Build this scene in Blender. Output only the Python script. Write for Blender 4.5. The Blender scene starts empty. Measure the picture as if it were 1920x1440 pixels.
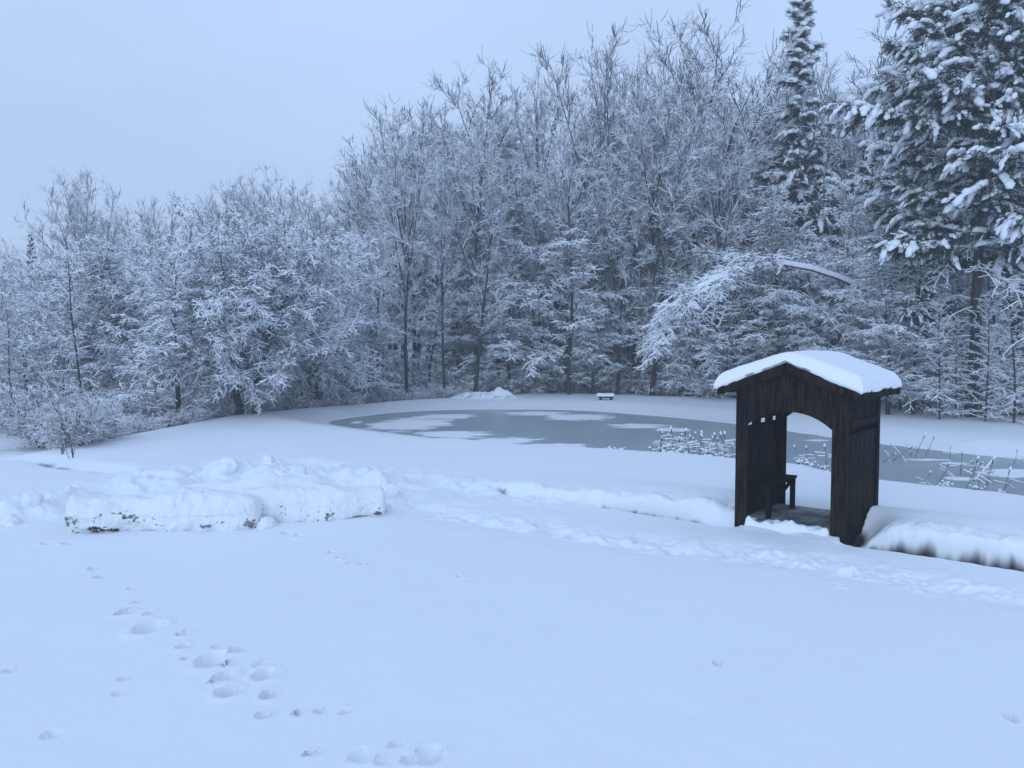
import bpy, math, random
import numpy as np
from mathutils import Vector, Matrix

scene = bpy.context.scene
COL = scene.collection
R = math.radians
Z = Vector((0, 0, 1))

# ------------------------------------------------------------------ camera
CAM_H = 2.9
PITCH = math.atan(90 / 1598)
cam_data = bpy.data.cameras.new("camera")
cam = bpy.data.objects.new("camera", cam_data)
COL.objects.link(cam)
cam.location = (0, 0, CAM_H)
cam.rotation_euler = (R(90) - PITCH, 0, 0)
cam_data.sensor_width = 36
cam_data.lens = 36 * 1598 / 1920
cam_data.clip_end = 2000
scene.camera = cam


def ray(u, v):
    cx, cy = (u - 960) / 1598, (720 - v) / 1598
    c, s = math.cos(PITCH), math.sin(PITCH)
    return Vector((cx, c + cy * s, -s + cy * c))


def gp(u, v, z=0.0):
    """ground point seen at a photo pixel"""
    d = ray(u, v)
    t = (z - CAM_H) / d.z
    return Vector((d.x * t, d.y * t, z))


def hz(v, Y):
    d = ray(960, v)
    return CAM_H + d.z * Y / d.y


# ------------------------------------------------------------------ noise
_rng = np.random.default_rng(7)
_tab = _rng.random((256, 256))


def vnoise(x, y):
    xi, yi = np.floor(x).astype(int), np.floor(y).astype(int)
    fx, fy = x - xi, y - yi
    fx, fy = fx * fx * (3 - 2 * fx), fy * fy * (3 - 2 * fy)
    a = _tab[xi & 255, yi & 255]; b = _tab[(xi + 1) & 255, yi & 255]
    c = _tab[xi & 255, (yi + 1) & 255]; d = _tab[(xi + 1) & 255, (yi + 1) & 255]
    return (a * (1 - fx) + b * fx) * (1 - fy) + (c * (1 - fx) + d * fx) * fy


def fbm(x, y, o=4):
    s, a, t = 0, 1, 0
    for i in range(o):
        s = s + a * vnoise(x * 2 ** i + 17.3 * i, y * 2 ** i + 5.1 * i); t += a; a *= .5
    return s / t - .5


def sstep(a, b, x):
    t = np.clip((x - a) / (b - a), 0, 1)
    return t * t * (3 - 2 * t)


def poly_sd(px, py, poly):
    """signed distance to a closed polygon, positive inside"""
    best = np.full(px.shape, 1e9); inside = np.zeros(px.shape, bool)
    n = len(poly)
    for i in range(n):
        ax, ay = poly[i]; bx, by = poly[(i + 1) % n]
        dx, dy = bx - ax, by - ay
        t = np.clip(((px - ax) * dx + (py - ay) * dy) / (dx * dx + dy * dy), 0, 1)
        best = np.minimum(best, (px - ax - t * dx) ** 2 + (py - ay - t * dy) ** 2)
        if ay != by:
            c = ((ay > py) != (by > py)) & (px < (bx - ax) * (py - ay) / (by - ay) + ax)
            inside ^= c
    d = np.sqrt(best)
    return np.where(inside, d, -d)


def line_d(px, py, pts):
    best = np.full(px.shape, 1e9)
    for (ax, ay), (bx, by) in zip(pts[:-1], pts[1:]):
        dx, dy = bx - ax, by - ay
        t = np.clip(((px - ax) * dx + (py - ay) * dy) / (dx * dx + dy * dy), 0, 1)
        best = np.minimum(best, (px - ax - t * dx) ** 2 + (py - ay - t * dy) ** 2)
    return np.sqrt(best)


def smooth_poly(pts, k=6):
    """closed Catmull-Rom"""
    n = len(pts); out = []
    for i in range(n):
        p0, p1, p2, p3 = [np.array(pts[(i + j - 1) % n]) for j in range(4)]
        for t in np.linspace(0, 1, k, endpoint=False):
            out.append(tuple(.5 * (2 * p1 + (p2 - p0) * t + (2 * p0 - 5 * p1 + 4 * p2 - p3) * t * t + (3 * p1 - p0 - 3 * p2 + p3) * t ** 3)))
    return out


# ------------------------------------------------------------------ materials
def mat(name, base, rough=.8, noise=None, bump=None, spec=.3):
    m = bpy.data.materials.new(name); m.use_nodes = True
    nt = m.node_tree; b = nt.nodes["Principled BSDF"]
    b.inputs["Base Color"].default_value = (*base, 1); b.inputs["Roughness"].default_value = rough
    b.inputs["Specular IOR Level"].default_value = spec
    tc = nt.nodes.new("ShaderNodeTexCoord")
    if noise:
        other, scale, stretch = noise
        mp = nt.nodes.new("ShaderNodeMapping"); mp.inputs["Scale"].default_value = stretch
        nz = nt.nodes.new("ShaderNodeTexNoise"); nz.inputs["Scale"].default_value = scale; nz.inputs["Detail"].default_value = 6
        mx = nt.nodes.new("ShaderNodeMix"); mx.data_type = 'RGBA'
        mx.inputs[6].default_value = (*base, 1); mx.inputs[7].default_value = (*other, 1)
        rp = nt.nodes.new("ShaderNodeValToRGB"); rp.color_ramp.elements[0].position = .38; rp.color_ramp.elements[1].position = .66
        nt.links.new(tc.outputs["Object"], mp.inputs[0]); nt.links.new(mp.outputs[0], nz.inputs["Vector"])
        nt.links.new(nz.outputs["Fac"], rp.inputs[0]); nt.links.new(rp.outputs[0], mx.inputs[0])
        nt.links.new(mx.outputs[2], b.inputs["Base Color"])
    if bump:
        scale, strength, dist = bump
        nz = nt.nodes.new("ShaderNodeTexNoise"); nz.inputs["Scale"].default_value = scale; nz.inputs["Detail"].default_value = 5
        bp = nt.nodes.new("ShaderNodeBump"); bp.inputs["Strength"].default_value = strength; bp.inputs["Distance"].default_value = dist
        nt.links.new(tc.outputs["Object"], nz.inputs["Vector"])
        nt.links.new(nz.outputs["Fac"], bp.inputs["Height"]); nt.links.new(bp.outputs[0], b.inputs["Normal"])
    return m


def add_mask(m, attr, other, rough=None):
    """mix a second colour in where the mesh carries an attribute"""
    nt = m.node_tree; b = nt.nodes["Principled BSDF"]
    at = nt.nodes.new("ShaderNodeAttribute"); at.attribute_name = attr
    mx = nt.nodes.new("ShaderNodeMix"); mx.data_type = 'RGBA'
    src = b.inputs["Base Color"].links
    if src:
        nt.links.new(src[0].from_socket, mx.inputs[6])
    else:
        mx.inputs[6].default_value = b.inputs["Base Color"].default_value
    mx.inputs[7].default_value = (*other, 1)
    nt.links.new(at.outputs["Fac"], mx.inputs[0]); nt.links.new(mx.outputs[2], b.inputs["Base Color"])
    if rough is not None:
        mr = nt.nodes.new("ShaderNodeMapRange"); mr.inputs["To Min"].default_value = b.inputs["Roughness"].default_value; mr.inputs["To Max"].default_value = rough
        nt.links.new(at.outputs["Fac"], mr.inputs[0]); nt.links.new(mr.outputs[0], b.inputs["Roughness"])
    return m


SNOWC = (.87, .895, .935)
M_ground = add_mask(mat("snow_ground", SNOWC, .75, bump=(55, .45, .012)), "dirt_shade", (.03, .028, .022))
M_snow = mat("snow", SNOWC, .75, bump=(30, .25, .012))
M_twigsnow = mat("twig_snow", (.86, .89, .93), .9)
M_rollsnow = add_mask(mat("rolled_snow", (.84, .86, .87), .75, bump=(26, .5, .02)), "dirt_shade", (.06, .05, .032))
M_bark = mat("bark", (.035, .03, .028), .9, noise=((.075, .068, .062), 5, (1, 1, .25)), bump=(14, .6, .03))
M_twig = mat("frosted_twig", (.17, .18, .20), .9)
M_needle = mat("needles", (.018, .03, .018), .7, noise=((.035, .05, .026), 1.5, (1, 1, 1)))
M_wood = mat("weathered_wood", (.006, .0055, .0055), .75, noise=((.036, .026, .019), 4.5, (5, 5, .55)), bump=(40, .35, .01), spec=.04)
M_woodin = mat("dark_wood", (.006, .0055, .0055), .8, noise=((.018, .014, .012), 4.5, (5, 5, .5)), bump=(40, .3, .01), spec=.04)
M_floor = mat("snow_dusted_boards", (.09, .095, .10), .8, noise=((.34, .36, .38), 2.2, (1, 1, 1)))
M_ice = add_mask(mat("ice", (.36, .425, .46), .28, noise=((.41, .47, .50), .35, (1, 1, 1)), spec=.45), "snow", SNOWC, .8)
M_reed = mat("dry_reed", (.20, .185, .16), .85)
M_head = mat("cattail_head", (.03, .02, .014), .95)
M_stone = mat("dark_timber", (.03, .03, .03), .85)
M_weed = mat("dead_weed", (.045, .04, .03), .9)


# ------------------------------------------------------------------ object helpers
def set_props(o, label=None, cat=None, group=None, kind=None):
    for k, v in (("label", label), ("category", cat), ("group", group), ("kind", kind)):
        if v: o[k] = v
    return o


def thing(name, loc, label, cat, group=None, rz=0.0, scale=1.0):
    o = bpy.data.objects.new(name, None); COL.objects.link(o)
    o.empty_display_size = .2
    o.location = loc; o.rotation_euler = (0, 0, rz)
    o.scale = (scale,) * 3 if not isinstance(scale, tuple) else scale
    return set_props(o, label, cat, group)


def link(name, me, parent=None):
    o = bpy.data.objects.new(name, me); COL.objects.link(o)
    if parent: o.parent = parent
    return o


def mesh_np(name, V, F, mats, mi=None, smooth=False):
    """V (n,3), F (m,k) with a constant k"""
    me = bpy.data.meshes.new(name)
    V = np.asarray(V, np.float32); F = np.asarray(F, np.int32)
    k = F.shape[1]
    me.vertices.add(len(V)); me.vertices.foreach_set("co", V.ravel())
    me.loops.add(F.size); me.loops.foreach_set("vertex_index", F.ravel())
    me.polygons.add(len(F)); me.polygons.foreach_set("loop_start", np.arange(0, F.size, k, dtype=np.int32))
    try: me.polygons.foreach_set("loop_total", np.full(len(F), k, np.int32))
    except Exception: pass
    for m in mats: me.materials.append(m)
    if mi is not None: me.polygons.foreach_set("material_index", np.asarray(mi, np.int32))
    me.polygons.foreach_set("use_smooth", np.full(len(F), smooth, bool))
    me.update(calc_edges=True); me.validate()
    return me


class MB:
    """collects plain shapes for ONE mesh"""
    def __init__(s): s.v, s.f, s.m = [], [], []

    def box(s, lo, hi, m=0, M=None):
        b = len(s.v)
        for z in (lo[2], hi[2]):
            for x, y in ((lo[0], lo[1]), (hi[0], lo[1]), (hi[0], hi[1]), (lo[0], hi[1])):
                p = Vector((x, y, z)); s.v.append(M @ p if M else p)
        for q in ((3, 2, 1, 0), (4, 5, 6, 7), (0, 1, 5, 4), (1, 2, 6, 5), (2, 3, 7, 6), (3, 0, 4, 7)):
            s.f.append([b + i for i in q]); s.m.append(m)

    def prism(s, outline, y0, y1, m=0):
        """outline: (x,z) points counter-clockwise seen from -y, extruded along y"""
        b = len(s.v); n = len(outline)
        for y in (y0, y1):
            for x, z in outline: s.v.append(Vector((x, y, z)))
        s.f.append([b + i for i in range(n)]); s.m.append(m)
        s.f.append([b + n + i for i in reversed(range(n))]); s.m.append(m)
        for i in range(n):
            j = (i + 1) % n
            s.f.append([b + j, b + i, b + n + i, b + n + j]); s.m.append(m)

    def bar(s, p, q, w, h, m=0):
        p, q = Vector(p), Vector(q); d = (q - p); L = d.length; d.normalize()
        x = d.cross(Z); x = x.normalized() if x.length > 1e-3 else Vector((1, 0, 0)); u = x.cross(d)
        M = Matrix((( x.x, d.x, u.x, p.x), (x.y, d.y, u.y, p.y), (x.z, d.z, u.z, p.z), (0, 0, 0, 1)))
        s.box((-w / 2, 0, -h / 2), (w / 2, L, h / 2), m, M)

    def tube(s, pts, rads, n=6, m=0):
        b = len(s.v)
        for i, (p, r) in enumerate(zip(pts, rads)):
            d = (pts[min(i + 1, len(pts) - 1)] - pts[max(i - 1, 0)]).normalized()
            x = d.cross(Vector((.3, .9, .1))).normalized(); y = d.cross(x)
            for k in range(n):
                a = 2 * math.pi * k / n; s.v.append(p + x * (r * math.cos(a)) + y * (r * math.sin(a)))
        for i in range(len(pts) - 1):
            for k in range(n):
                l = (k + 1) % n
                s.f.append([b + i * n + k, b + i * n + l, b + (i + 1) * n + l, b + (i + 1) * n + k]); s.m.append(m)
        s.f.append([b + k for k in reversed(range(n))]); s.m.append(m)
        e = b + (len(pts) - 1) * n
        s.f.append([e + k for k in range(n)]); s.m.append(m)

    def blob(s, p, sc, m=0, rng=random, jit=.18):
        V, F = SPH1
        b = len(s.v)
        ph = rng.random() * 6
        for q in V:
            k = 1 + jit * math.sin(q[0] * 4 + ph) * math.cos(q[1] * 5 - ph) + jit * .6 * math.sin(q[2] * 7 + ph * 2)
            s.v.append(Vector((p[0] + q[0] * sc[0] * k, p[1] + q[1] * sc[1] * k, p[2] + q[2] * sc[2] * k)))
        for f in F: s.f.append([b + i for i in f]); s.m.append(m)

    def build(s, name, mats, parent=None, smooth=False):
        me = bpy.data.meshes.new(name); me.from_pydata([tuple(v) for v in s.v], [], s.f)
        for x in (mats if isinstance(mats, (list, tuple)) else [mats]): me.materials.append(x)
        me.polygons.foreach_set("material_index", s.m)
        me.polygons.foreach_set("use_smooth", [smooth] * len(s.f))
        me.update()
        return link(name, me, parent)


def icosphere(sub):
    import bmesh
    bm = bmesh.new(); bmesh.ops.create_icosphere(bm, subdivisions=sub, radius=1)
    bm.verts.ensure_lookup_table()
    V = [tuple(v.co) for v in bm.verts]; F = [[v.index for v in f.verts] for f in bm.faces]
    bm.free(); return V, F


SPH0 = icosphere(1)
SPH1 = icosphere(2)
SPH2 = icosphere(3)

# ------------------------------------------------------------------ ground layout (metres, camera above the origin)
P0 = Vector((4.65, 11.80, 0))                    # near corner of the shelter
AX = Vector((.629, .777, 0)).normalized()        # into the shelter
BX = Vector((AX.y, -AX.x, 0))                    # along its front, to the right
ICE_Z = -.30

pond_px = [(612, 793), (655, 784), (740, 774), (840, 769), (960, 768), (1090, 770), (1240, 781), (1380, 795), (1500, 812),
           (1650, 832), (1800, 850), (1920, 862), (2150, 885), (2350, 925), (2150, 968), (1920, 940), (1760, 922), (1650, 908),
           (1563, 888), (1480, 877), (1370, 866), (1290, 858), (1200, 853), (1100, 848), (1000, 842), (900, 833), (760, 816), (665, 804)]
pond = smooth_poly([tuple(gp(u, v, ICE_Z)[:2]) for u, v in pond_px], 4)

mound = [(-70, 16), (-30, 18), (-16, 19.4), (-11.6, 20.4), (-11, 23.5), (-10.6, 26.5), (-9.6, 31.3), (-7.4, 35), (-4.5, 38.5), (-1, 41.2),
         (4, 42.2), (9, 40), (13, 36.5), (16, 31.8), (20, 28.6), (32, 24), (60, 20), (140, 10), (140, -60), (-70, -60)]

PRINTS = [(127, 1020, 22, .06), (89, 1019, 22, .05), (186, 1083, 20, .07), (172, 1069, 16, .04), (244, 1106, 18, .05), (257, 1132, 18, .04),
          (233, 1152, 28, .12), (280, 1154, 22, .05), (277, 1182, 58, .09), (344, 1194, 22, .08), (344, 1218, 26, .06), (348, 1240, 12, .06),
          (396, 1243, 62, .08), (424, 1253, 16, .10), (404, 1219, 14, .04), (441, 1227, 22, .06), (499, 1269, 46, .08), (485, 1252, 24, .05),
          (404, 1285, 18, .11), (425, 1272, 40, .07), (427, 1303, 42, .12), (503, 1308, 27, .09), (495, 1344, 30, .04), (556, 1340, 17, .10),
          (598, 1336, 18, .04), (647, 1336, 24, .035), (235, 1277, 22, .025), (226, 1305, 24, .02), (95, 1382, 28, .02), (20, 1261, 22, .03),
          (580, 1418, 24, .06), (680, 1422, 50, .03), (740, 1400, 22, .035), (770, 1428, 36, .03), (715, 1434, 26, .03), (622, 1037, 12, .05),
          (637, 1049, 13, .06), (655, 1059, 16, .05), (681, 1062, 14, .07), (865, 1085, 20, .04), 
          (1345, 1252, 16, .07), (1895, 1355, 24, .06), (1725, 1105, 42, .06), (1692, 1086, 36, .07), (1610, 1080, 26, .05), (805, 1420, 60, .05),
      (540, 1000, 26, .05), (560, 1006, 20, .05), (1575, 1100, 22, .03)]

ROLLS = [((-6.62, 12.62), (-3.85, 12.98), .285), ((-4.25, 13.25), (-2.05, 13.72), .295)]


def terrain(x, y):
    z = .10 * fbm(x * .16, y * .16, 3) + .035 * fbm(x * .7 + 9, y * .7, 3) + .008 * fbm(x * 4, y * 4, 2)
    dirt_shade = np.zeros_like(z)
    near = y > 7
    z = z * np.where(near, 1, 1)
    # bank with the trench along the shelter's front
    s = (x - P0.x) * AX.x + (y - P0.y) * AX.y
    t = (x - P0.x) * BX.x + (y - P0.y) * BX.y
    sw = s + .10 * fbm(t * 1.1, t * 0 + 3, 2) + .07 * fbm(x * 3.5, y * 3.5, 2)
    H = .36 * sstep(-7.6, -1.2, t) * (1 - .15 * sstep(1.5, 6, t)) * (1 - .9 * sstep(.7, 3.2, s))
    prof = sstep(.03, .17, sw) * .62 + sstep(.15, 1.4, sw) * .38
    wall = np.where(t > -.05, np.exp(-(np.maximum(t, 0) / .34) ** 2), 0) * (1 - sstep(.35, 1.25, s))
    z = z + H * prof * (1 - .95 * wall) - .22 * wall * sstep(-.15, .1, s)
    dirt_shade = np.maximum(dirt_shade, sstep(.55, .8, wall * sstep(-.1, .1, s) + .8 * fbm(x * 2.5, y * 2.5, 1)))  # darker ground along the foot of the right wall
    lump = np.exp(-((sw - .25) / .38) ** 2) * sstep(-7.5, -5.5, t)
    z = z + lump * (.25 * fbm(x * 2.6, y * 2.6, 4) + .03)
    cut = np.clip(.62 + 1.6 * fbm(t * .9 + 40, t * 0 + 1.5, 2), 0, 1)
    D = .31 * sstep(.12, .5, t) * (1 - sstep(2.6, 3.6, t)) + .27 * cut * sstep(-4.6, -3.2, t) * (1 - sstep(-1.75, -1.5, t)) + .16 * cut * sstep(-6.6, -5.6, t) * (1 - sstep(-4.6, -3.2, t))
    trench = np.exp(-(np.abs(sw - .0) / .15) ** 3)
    z = z - D * trench
    brk = fbm(t * 2.1 + 11, t * 0 + 2, 2) * 2; off = .065 * sstep(0, .4, t) + .022 * brk + .025 * fbm(x * 5, y * 5, 2)
    dirt_shade = np.maximum(dirt_shade, sstep(.10, .15, D + .26 * fbm(x * 1.7, y * 1.7, 1)) * sstep(.15, .40, trench) * (1 - sstep(.03 + off, .075 + off, sw + .05 * fbm(x * 9, y * 9, 2))) * np.where(t < 0, sstep(-.35, -.1, brk), 1))  # bare earth, with the dark gap under the snow lip painted in
    # shady hollow beside the shelter's right wall
    hollow = np.exp(-(((t - .12) / .28) ** 2 + ((s - .55) / .75) ** 2)); hollow = np.where(t > -.02, hollow, 0)
    z = z - .06 * hollow
    # trampled strip and churned snow
    tr = [tuple(gp(u, v)[:2]) for u, v in ((700, 925), (850, 965), (1000, 990), (1200, 1022), (1450, 1045), (1700, 1085), (1960, 1130))]
    d = line_d(x, y, tr)
    z = z - .05 * np.exp(-(d / .5) ** 2) + np.exp(-(d / .42) ** 2) * .28 * fbm(x * 3.2, y * 3.2, 3)
    tr2 = [tuple(gp(u, v)[:2]) for u, v in ((300, 890), (560, 872), (760, 893), (1010, 935))]
    d = line_d(x, y, tr2)
    z = z + np.exp(-(d / .75) ** 2) * (.50 * fbm(x * 1.9 + 3, y * 1.9, 4))
    tr3 = [tuple(gp(u, v)[:2]) for u, v in ((-150, 985), (20, 968), (120, 950), (300, 918), (480, 900), (640, 905), (720, 925))]
    d = line_d(x, y, tr3)
    z = z + np.exp(-(d / .65) ** 2) * (.12 + .75 * fbm(x * 2.4, y * 2.4 + 8, 4)) * sstep(-11, -8.5, x)
    # heaps behind the rolled snow
    for (u, v, w, h) in ((300, 905, .9, .22), (330, 922, .8, .2), (420, 902, .55, .30), (540, 918, .8, .28), (580, 935, .6, .22), (475, 925, .6, .2), (660, 905, .5, .14), (70, 970, .5, .14)):
        q = gp(u, v); e = ((x - q.x) / w) ** 2 + ((y - q.y) / (w * .55)) ** 2
        z = z + h * np.exp(-e * (1 + .8 * fbm(x * 2.5, y * 2.5, 2))) * (1 + .9 * fbm(x * 3.5, y * 3.5 + 2, 3))
    # footprints
    for (u, v, wpx, dep) in PRINTS:
        q = gp(u, v); w = wpx / 1598 * q.y * .42
        m = (abs(x - q.x) < w * 4) & (abs(y - q.y) < w * 5)
        if not m.any(): continue
        xx, yy = x[m] - q.x, y[m] - q.y
        e = np.sqrt((xx / w) ** 2 + (yy / (w * 1.5)) ** 2) + .60 * fbm(x[m] * 7, y[m] * 7, 3)
        z[m] += -dep * (2.3 + 14 * max(0, dep - .06)) * (1 - sstep(.70, 1.03, e)) + np.exp(-((e - 1.3) / .35) ** 2) * (dep * .12 + .05 * np.maximum(0, fbm(x[m] * 12, y[m] * 12, 2)))
    # pond bowl
    sd = poly_sd(x, y, pond)
    wob = .10 * fbm(x * 1.4, y * 1.4, 3)
    e = -sd + wob
    bank = ICE_Z + .02 + (z - ICE_Z) * sstep(0, 1, np.clip(e / np.where(y > 24, 2.2, 1.5), 0, 1)) ** .8
    z = np.where(e > 0, np.minimum(z + .02, bank), ICE_Z - np.minimum(.6, .03 - e * .6))
    # far side of the mound drops away
    ms = -poly_sd(x, y, mound)
    drop = np.where(x < 0, 1.05, .25) * sstep(-25, -9, -np.abs(x)) if False else (.25 + .8 * sstep(2, -8, x) if False else .25 + .8 * (1 - sstep(-8, 2, x)))
    z = z - drop * sstep(0, 4.2, ms) + sstep(0, 3, ms) * .35 * fbm(x * .5, y * .5, 3)
    # small gully at the left end of the bank
    g = line_d(x, y, [(-13.4, 20.6), (-11.2, 20.2), (-9.9, 19.0), (-8.6, 18.4)])
    z = z - .22 * np.exp(-(g / .35) ** 2)
    dirt_shade = np.maximum(dirt_shade, sstep(.62, .75, np.exp(-(g / .35) ** 2) + .35 * fbm(x * 3, y * 3, 3) - .22) * .7)
    # wood floor rises gently to the back
    z = z + sstep(48, 110, y) * 5
    # under the shelter
    ins = (s > -.02) & (s < 1.60) & (t > -1.63) & (t < .0)
    z = np.where(ins, np.minimum(z, -.02), z)
    back = sstep(1.2, 1.55, s) * (1 - sstep(1.7, 3.4, s)) * sstep(-1.9, -1.5, t) * (1 - sstep(-.3, .15, t))
    z = np.where(s > 1.55, z + (.125 - z) * back, z)
    return z, dirt_shade


def height(x, y):
    a, _ = terrain(np.array([float(x)]), np.array([float(y)]))
    return float(a[0])


def axis(parts):
    out = []
    for a, b, st in parts:
        n = max(1, int(round((b - a) / st))); out += list(np.linspace(a, b, n, endpoint=False))
    out.append(parts[-1][1]); return np.array(out)


gx = axis([(-150, -45, 7), (-45, -20, .6), (-20, -8.5, .1), (-8.5, 1.2, .03), (1.2, 7.6, .016), (7.6, 8.8, .03), (8.8, 22, .1), (22, 45, .6), (45, 150, 7)])
gy = axis([(-30, 3.8, 3), (3.8, 9.2, .03), (9.2, 14.2, .016), (14.2, 15.2, .03), (15.2, 22, .06), (22, 44, .12), (44, 60, .6), (60, 160, 5)])
X, Y = np.meshgrid(gx, gy)
Zg, Dg = terrain(X.ravel(), Y.ravel())
nx, ny = len(gx), len(gy)
idx = np.arange(nx * ny).reshape(ny, nx)
F = np.stack([idx[:-1, :-1], idx[:-1, 1:], idx[1:, 1:], idx[1:, :-1]], -1).reshape(-1, 4)
me = mesh_np("ground", np.stack([X.ravel(), Y.ravel(), Zg], -1), F, [M_ground], smooth=True)
at = me.attributes.new("dirt_shade", 'FLOAT', 'POINT'); at.data.foreach_set("value", Dg.astype(np.float32))
ground = set_props(link("ground", me), kind="structure")

# ------------------------------------------------------------------ ice
px = [p[0] for p in pond]; py = [p[1] for p in pond]
ix = axis([(min(px) - .8, 6, .06), (6, max(px) + .8, .08)]); iy = axis([(min(py) - .8, max(py) + .8, .06)])
X, Y = np.meshgrid(ix, iy); x, y = X.ravel(), Y.ravel()
sm = np.zeros_like(x)
nzs = fbm(x * .9, y * 2.4, 4) * 1.2 + fbm(x * 3, y * 8, 4) * .8
for (u, v, rx, ry) in ((770, 794, 78, 12), (850, 816, 70, 8), (950, 826, 60, 6), (1040, 837, 60, 5), (840, 781, 60, 4.5), (1010, 776, 66, 4), (1085, 782, 66, 6),
                       (1200, 799, 66, 4), (1265, 806, 34, 4), (1110, 845, 40, 3), (1530, 826, 30, 2.5), (1740, 862, 40, 2), (1790, 869, 30, 2),
                       (1890, 884, 60, 5), (1905, 892, 50, 4), (1800, 898, 26, 3), (670, 792, 10, 3)):
    q = gp(u, v, ICE_Z); w = rx / 1598 * q.y; h = (gp(u, v - ry, ICE_Z).y - gp(u, v + ry, ICE_Z).y) / 2
    e = 1 - np.sqrt(((x - q.x) / w) ** 2 + ((y - q.y) / h) ** 2)
    sm = np.maximum(sm, sstep(-.08, .08, e + nzs * .95 - .10))
sd = poly_sd(x, y, pond)
sm = np.maximum(sm, sstep(.0, .12, .10 - sd + nzs * .22))
nx, ny = len(ix), len(iy)
idx = np.arange(nx * ny).reshape(ny, nx)
F = np.stack([idx[:-1, :-1], idx[:-1, 1:], idx[1:, 1:], idx[1:, :-1]], -1).reshape(-1, 4)
keep = (sd[F] > -.7).any(axis=1)
me = mesh_np("pond_ice", np.stack([x, y, np.full_like(x, ICE_Z) + .012 * sm], -1), F[keep], [M_ice], smooth=True)
at = me.attributes.new("snow", 'FLOAT', 'POINT'); at.data.foreach_set("value", sm.astype(np.float32))
set_props(link("pond_ice", me), kind="structure")


# ------------------------------------------------------------------ snow rolls and chunks
def snow_roll(p, q, r, spots, label, seed):
    rng = np.random.default_rng(seed)
    p, q = np.array(p), np.array(q); d = q - p; L = np.linalg.norm(d); d /= L; side = np.array((d[1], -d[0]))   # side faces the camera
    nu, na = 300, 120
    V = []; D = []
    for i in range(nu + 1):
        u = i / nu
        e = min(u, 1 - u) * L / (r * .55)
        prof = 1 if e >= 1 else max(0, 1 - (1 - e) ** 3.4) ** .5
        for k in range(na):
            a = 2 * math.pi * k / na
            ca, sa = math.cos(a), math.sin(a)
            kk = k / na * 3.0 if k < na / 2 else (na - k) / na * 3.0
            n = 1 + .62 * float(fbm(np.array([u * L * 1.7 + seed]), np.array([kk * 1.2]), 3)[0]) + .30 * float(fbm(np.array([u * L * 5 + seed]), np.array([kk * 3.8]), 3)[0]) + .05 * float(fbm(np.array([u * L * 13 + seed]), np.array([kk * 10]), 2)[0])
            n *= 1 + (.30 if sa > 0 else .08) * 2 * float(fbm(np.array([u * L * .95 + seed * 3.7]), np.array([2.5 + sa * .8]), 2)[0])
            n *= (abs(ca) ** 2.6 + abs(sa) ** 2.6) ** (-1 / 2.6) * 1.04
            rr = r * prof * n * (1.0 + .10 * math.sin(u * 7 + seed))
            pos = p + d * (u * L) + side * (rr * ca * 1.0)
            zz = r * .78 + rr * sa
            V.append((pos[0], pos[1], zz)); D.append(0)
    V = np.array(V)
    gz, _ = terrain(V[:, 0].copy(), V[:, 1].copy()); 
    U = np.repeat(np.linspace(0, 1, nu + 1), na); Zr = V[:, 2] / (2 * r)
    D = np.zeros(len(V))
    nz = fbm(U * L * 22 + seed, Zr * 18, 3) + .6 * fbm(U * L * 6 + seed, Zr * 5, 3)
    for (su, sz, wu, wz, st) in spots:
        e = ((U - su) / wu) ** 2 + ((Zr - sz) / wz) ** 2
        D = np.maximum(D, sstep(.30, .46, .60 * min(st, 1.25) * np.exp(-e) + nz * 1.25 - .06) * min(1, .5 + .4 * st))
    D = D * (1 - sstep(.50, .72, Zr))
    o = thing("snow_roll", (p[0], p[1], 0), label, "snow roll")
    base = np.array((p[0], p[1], 0))
    i0 = np.arange(nu)[:, None] * na; k0 = np.arange(na)[None, :]; k1 = (k0 + 1) % na
    F = np.stack([i0 + k0, i0 + na + k0, i0 + na + k1, i0 + k1], -1).reshape(-1, 4)
    me = mesh_np("packed_snow", V - base, F, [M_rollsnow], smooth=True)
    at = me.attributes.new("dirt_shade", 'FLOAT', 'POINT'); at.data.foreach_set("value", D.astype(np.float32))
    link("packed_snow", me, o)
    return o


snow_roll(ROLLS[0][0], ROLLS[0][1], ROLLS[0][2], [(.17, .08, .07, .12, 1.6), (.34, .38, .05, .16, .9), (.04, .35, .06, .35, .8), (.2, .45, .12, .25, .45), (.73, .09, .05, .09, .8), (.95, .12, .04, .10, .8)],
          "longer rolled log of packed snow with a dark earthy patch at its left foot", 3)
snow_roll(ROLLS[1][0], ROLLS[1][1], ROLLS[1][2], [(.62, .3, .05, .3, .6), (.93, .12, .05, .12, 1.0), (.25, .1, .04, .08, .5)],
          "shorter rolled log of packed snow with a rounded end facing the shelter", 11)

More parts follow.
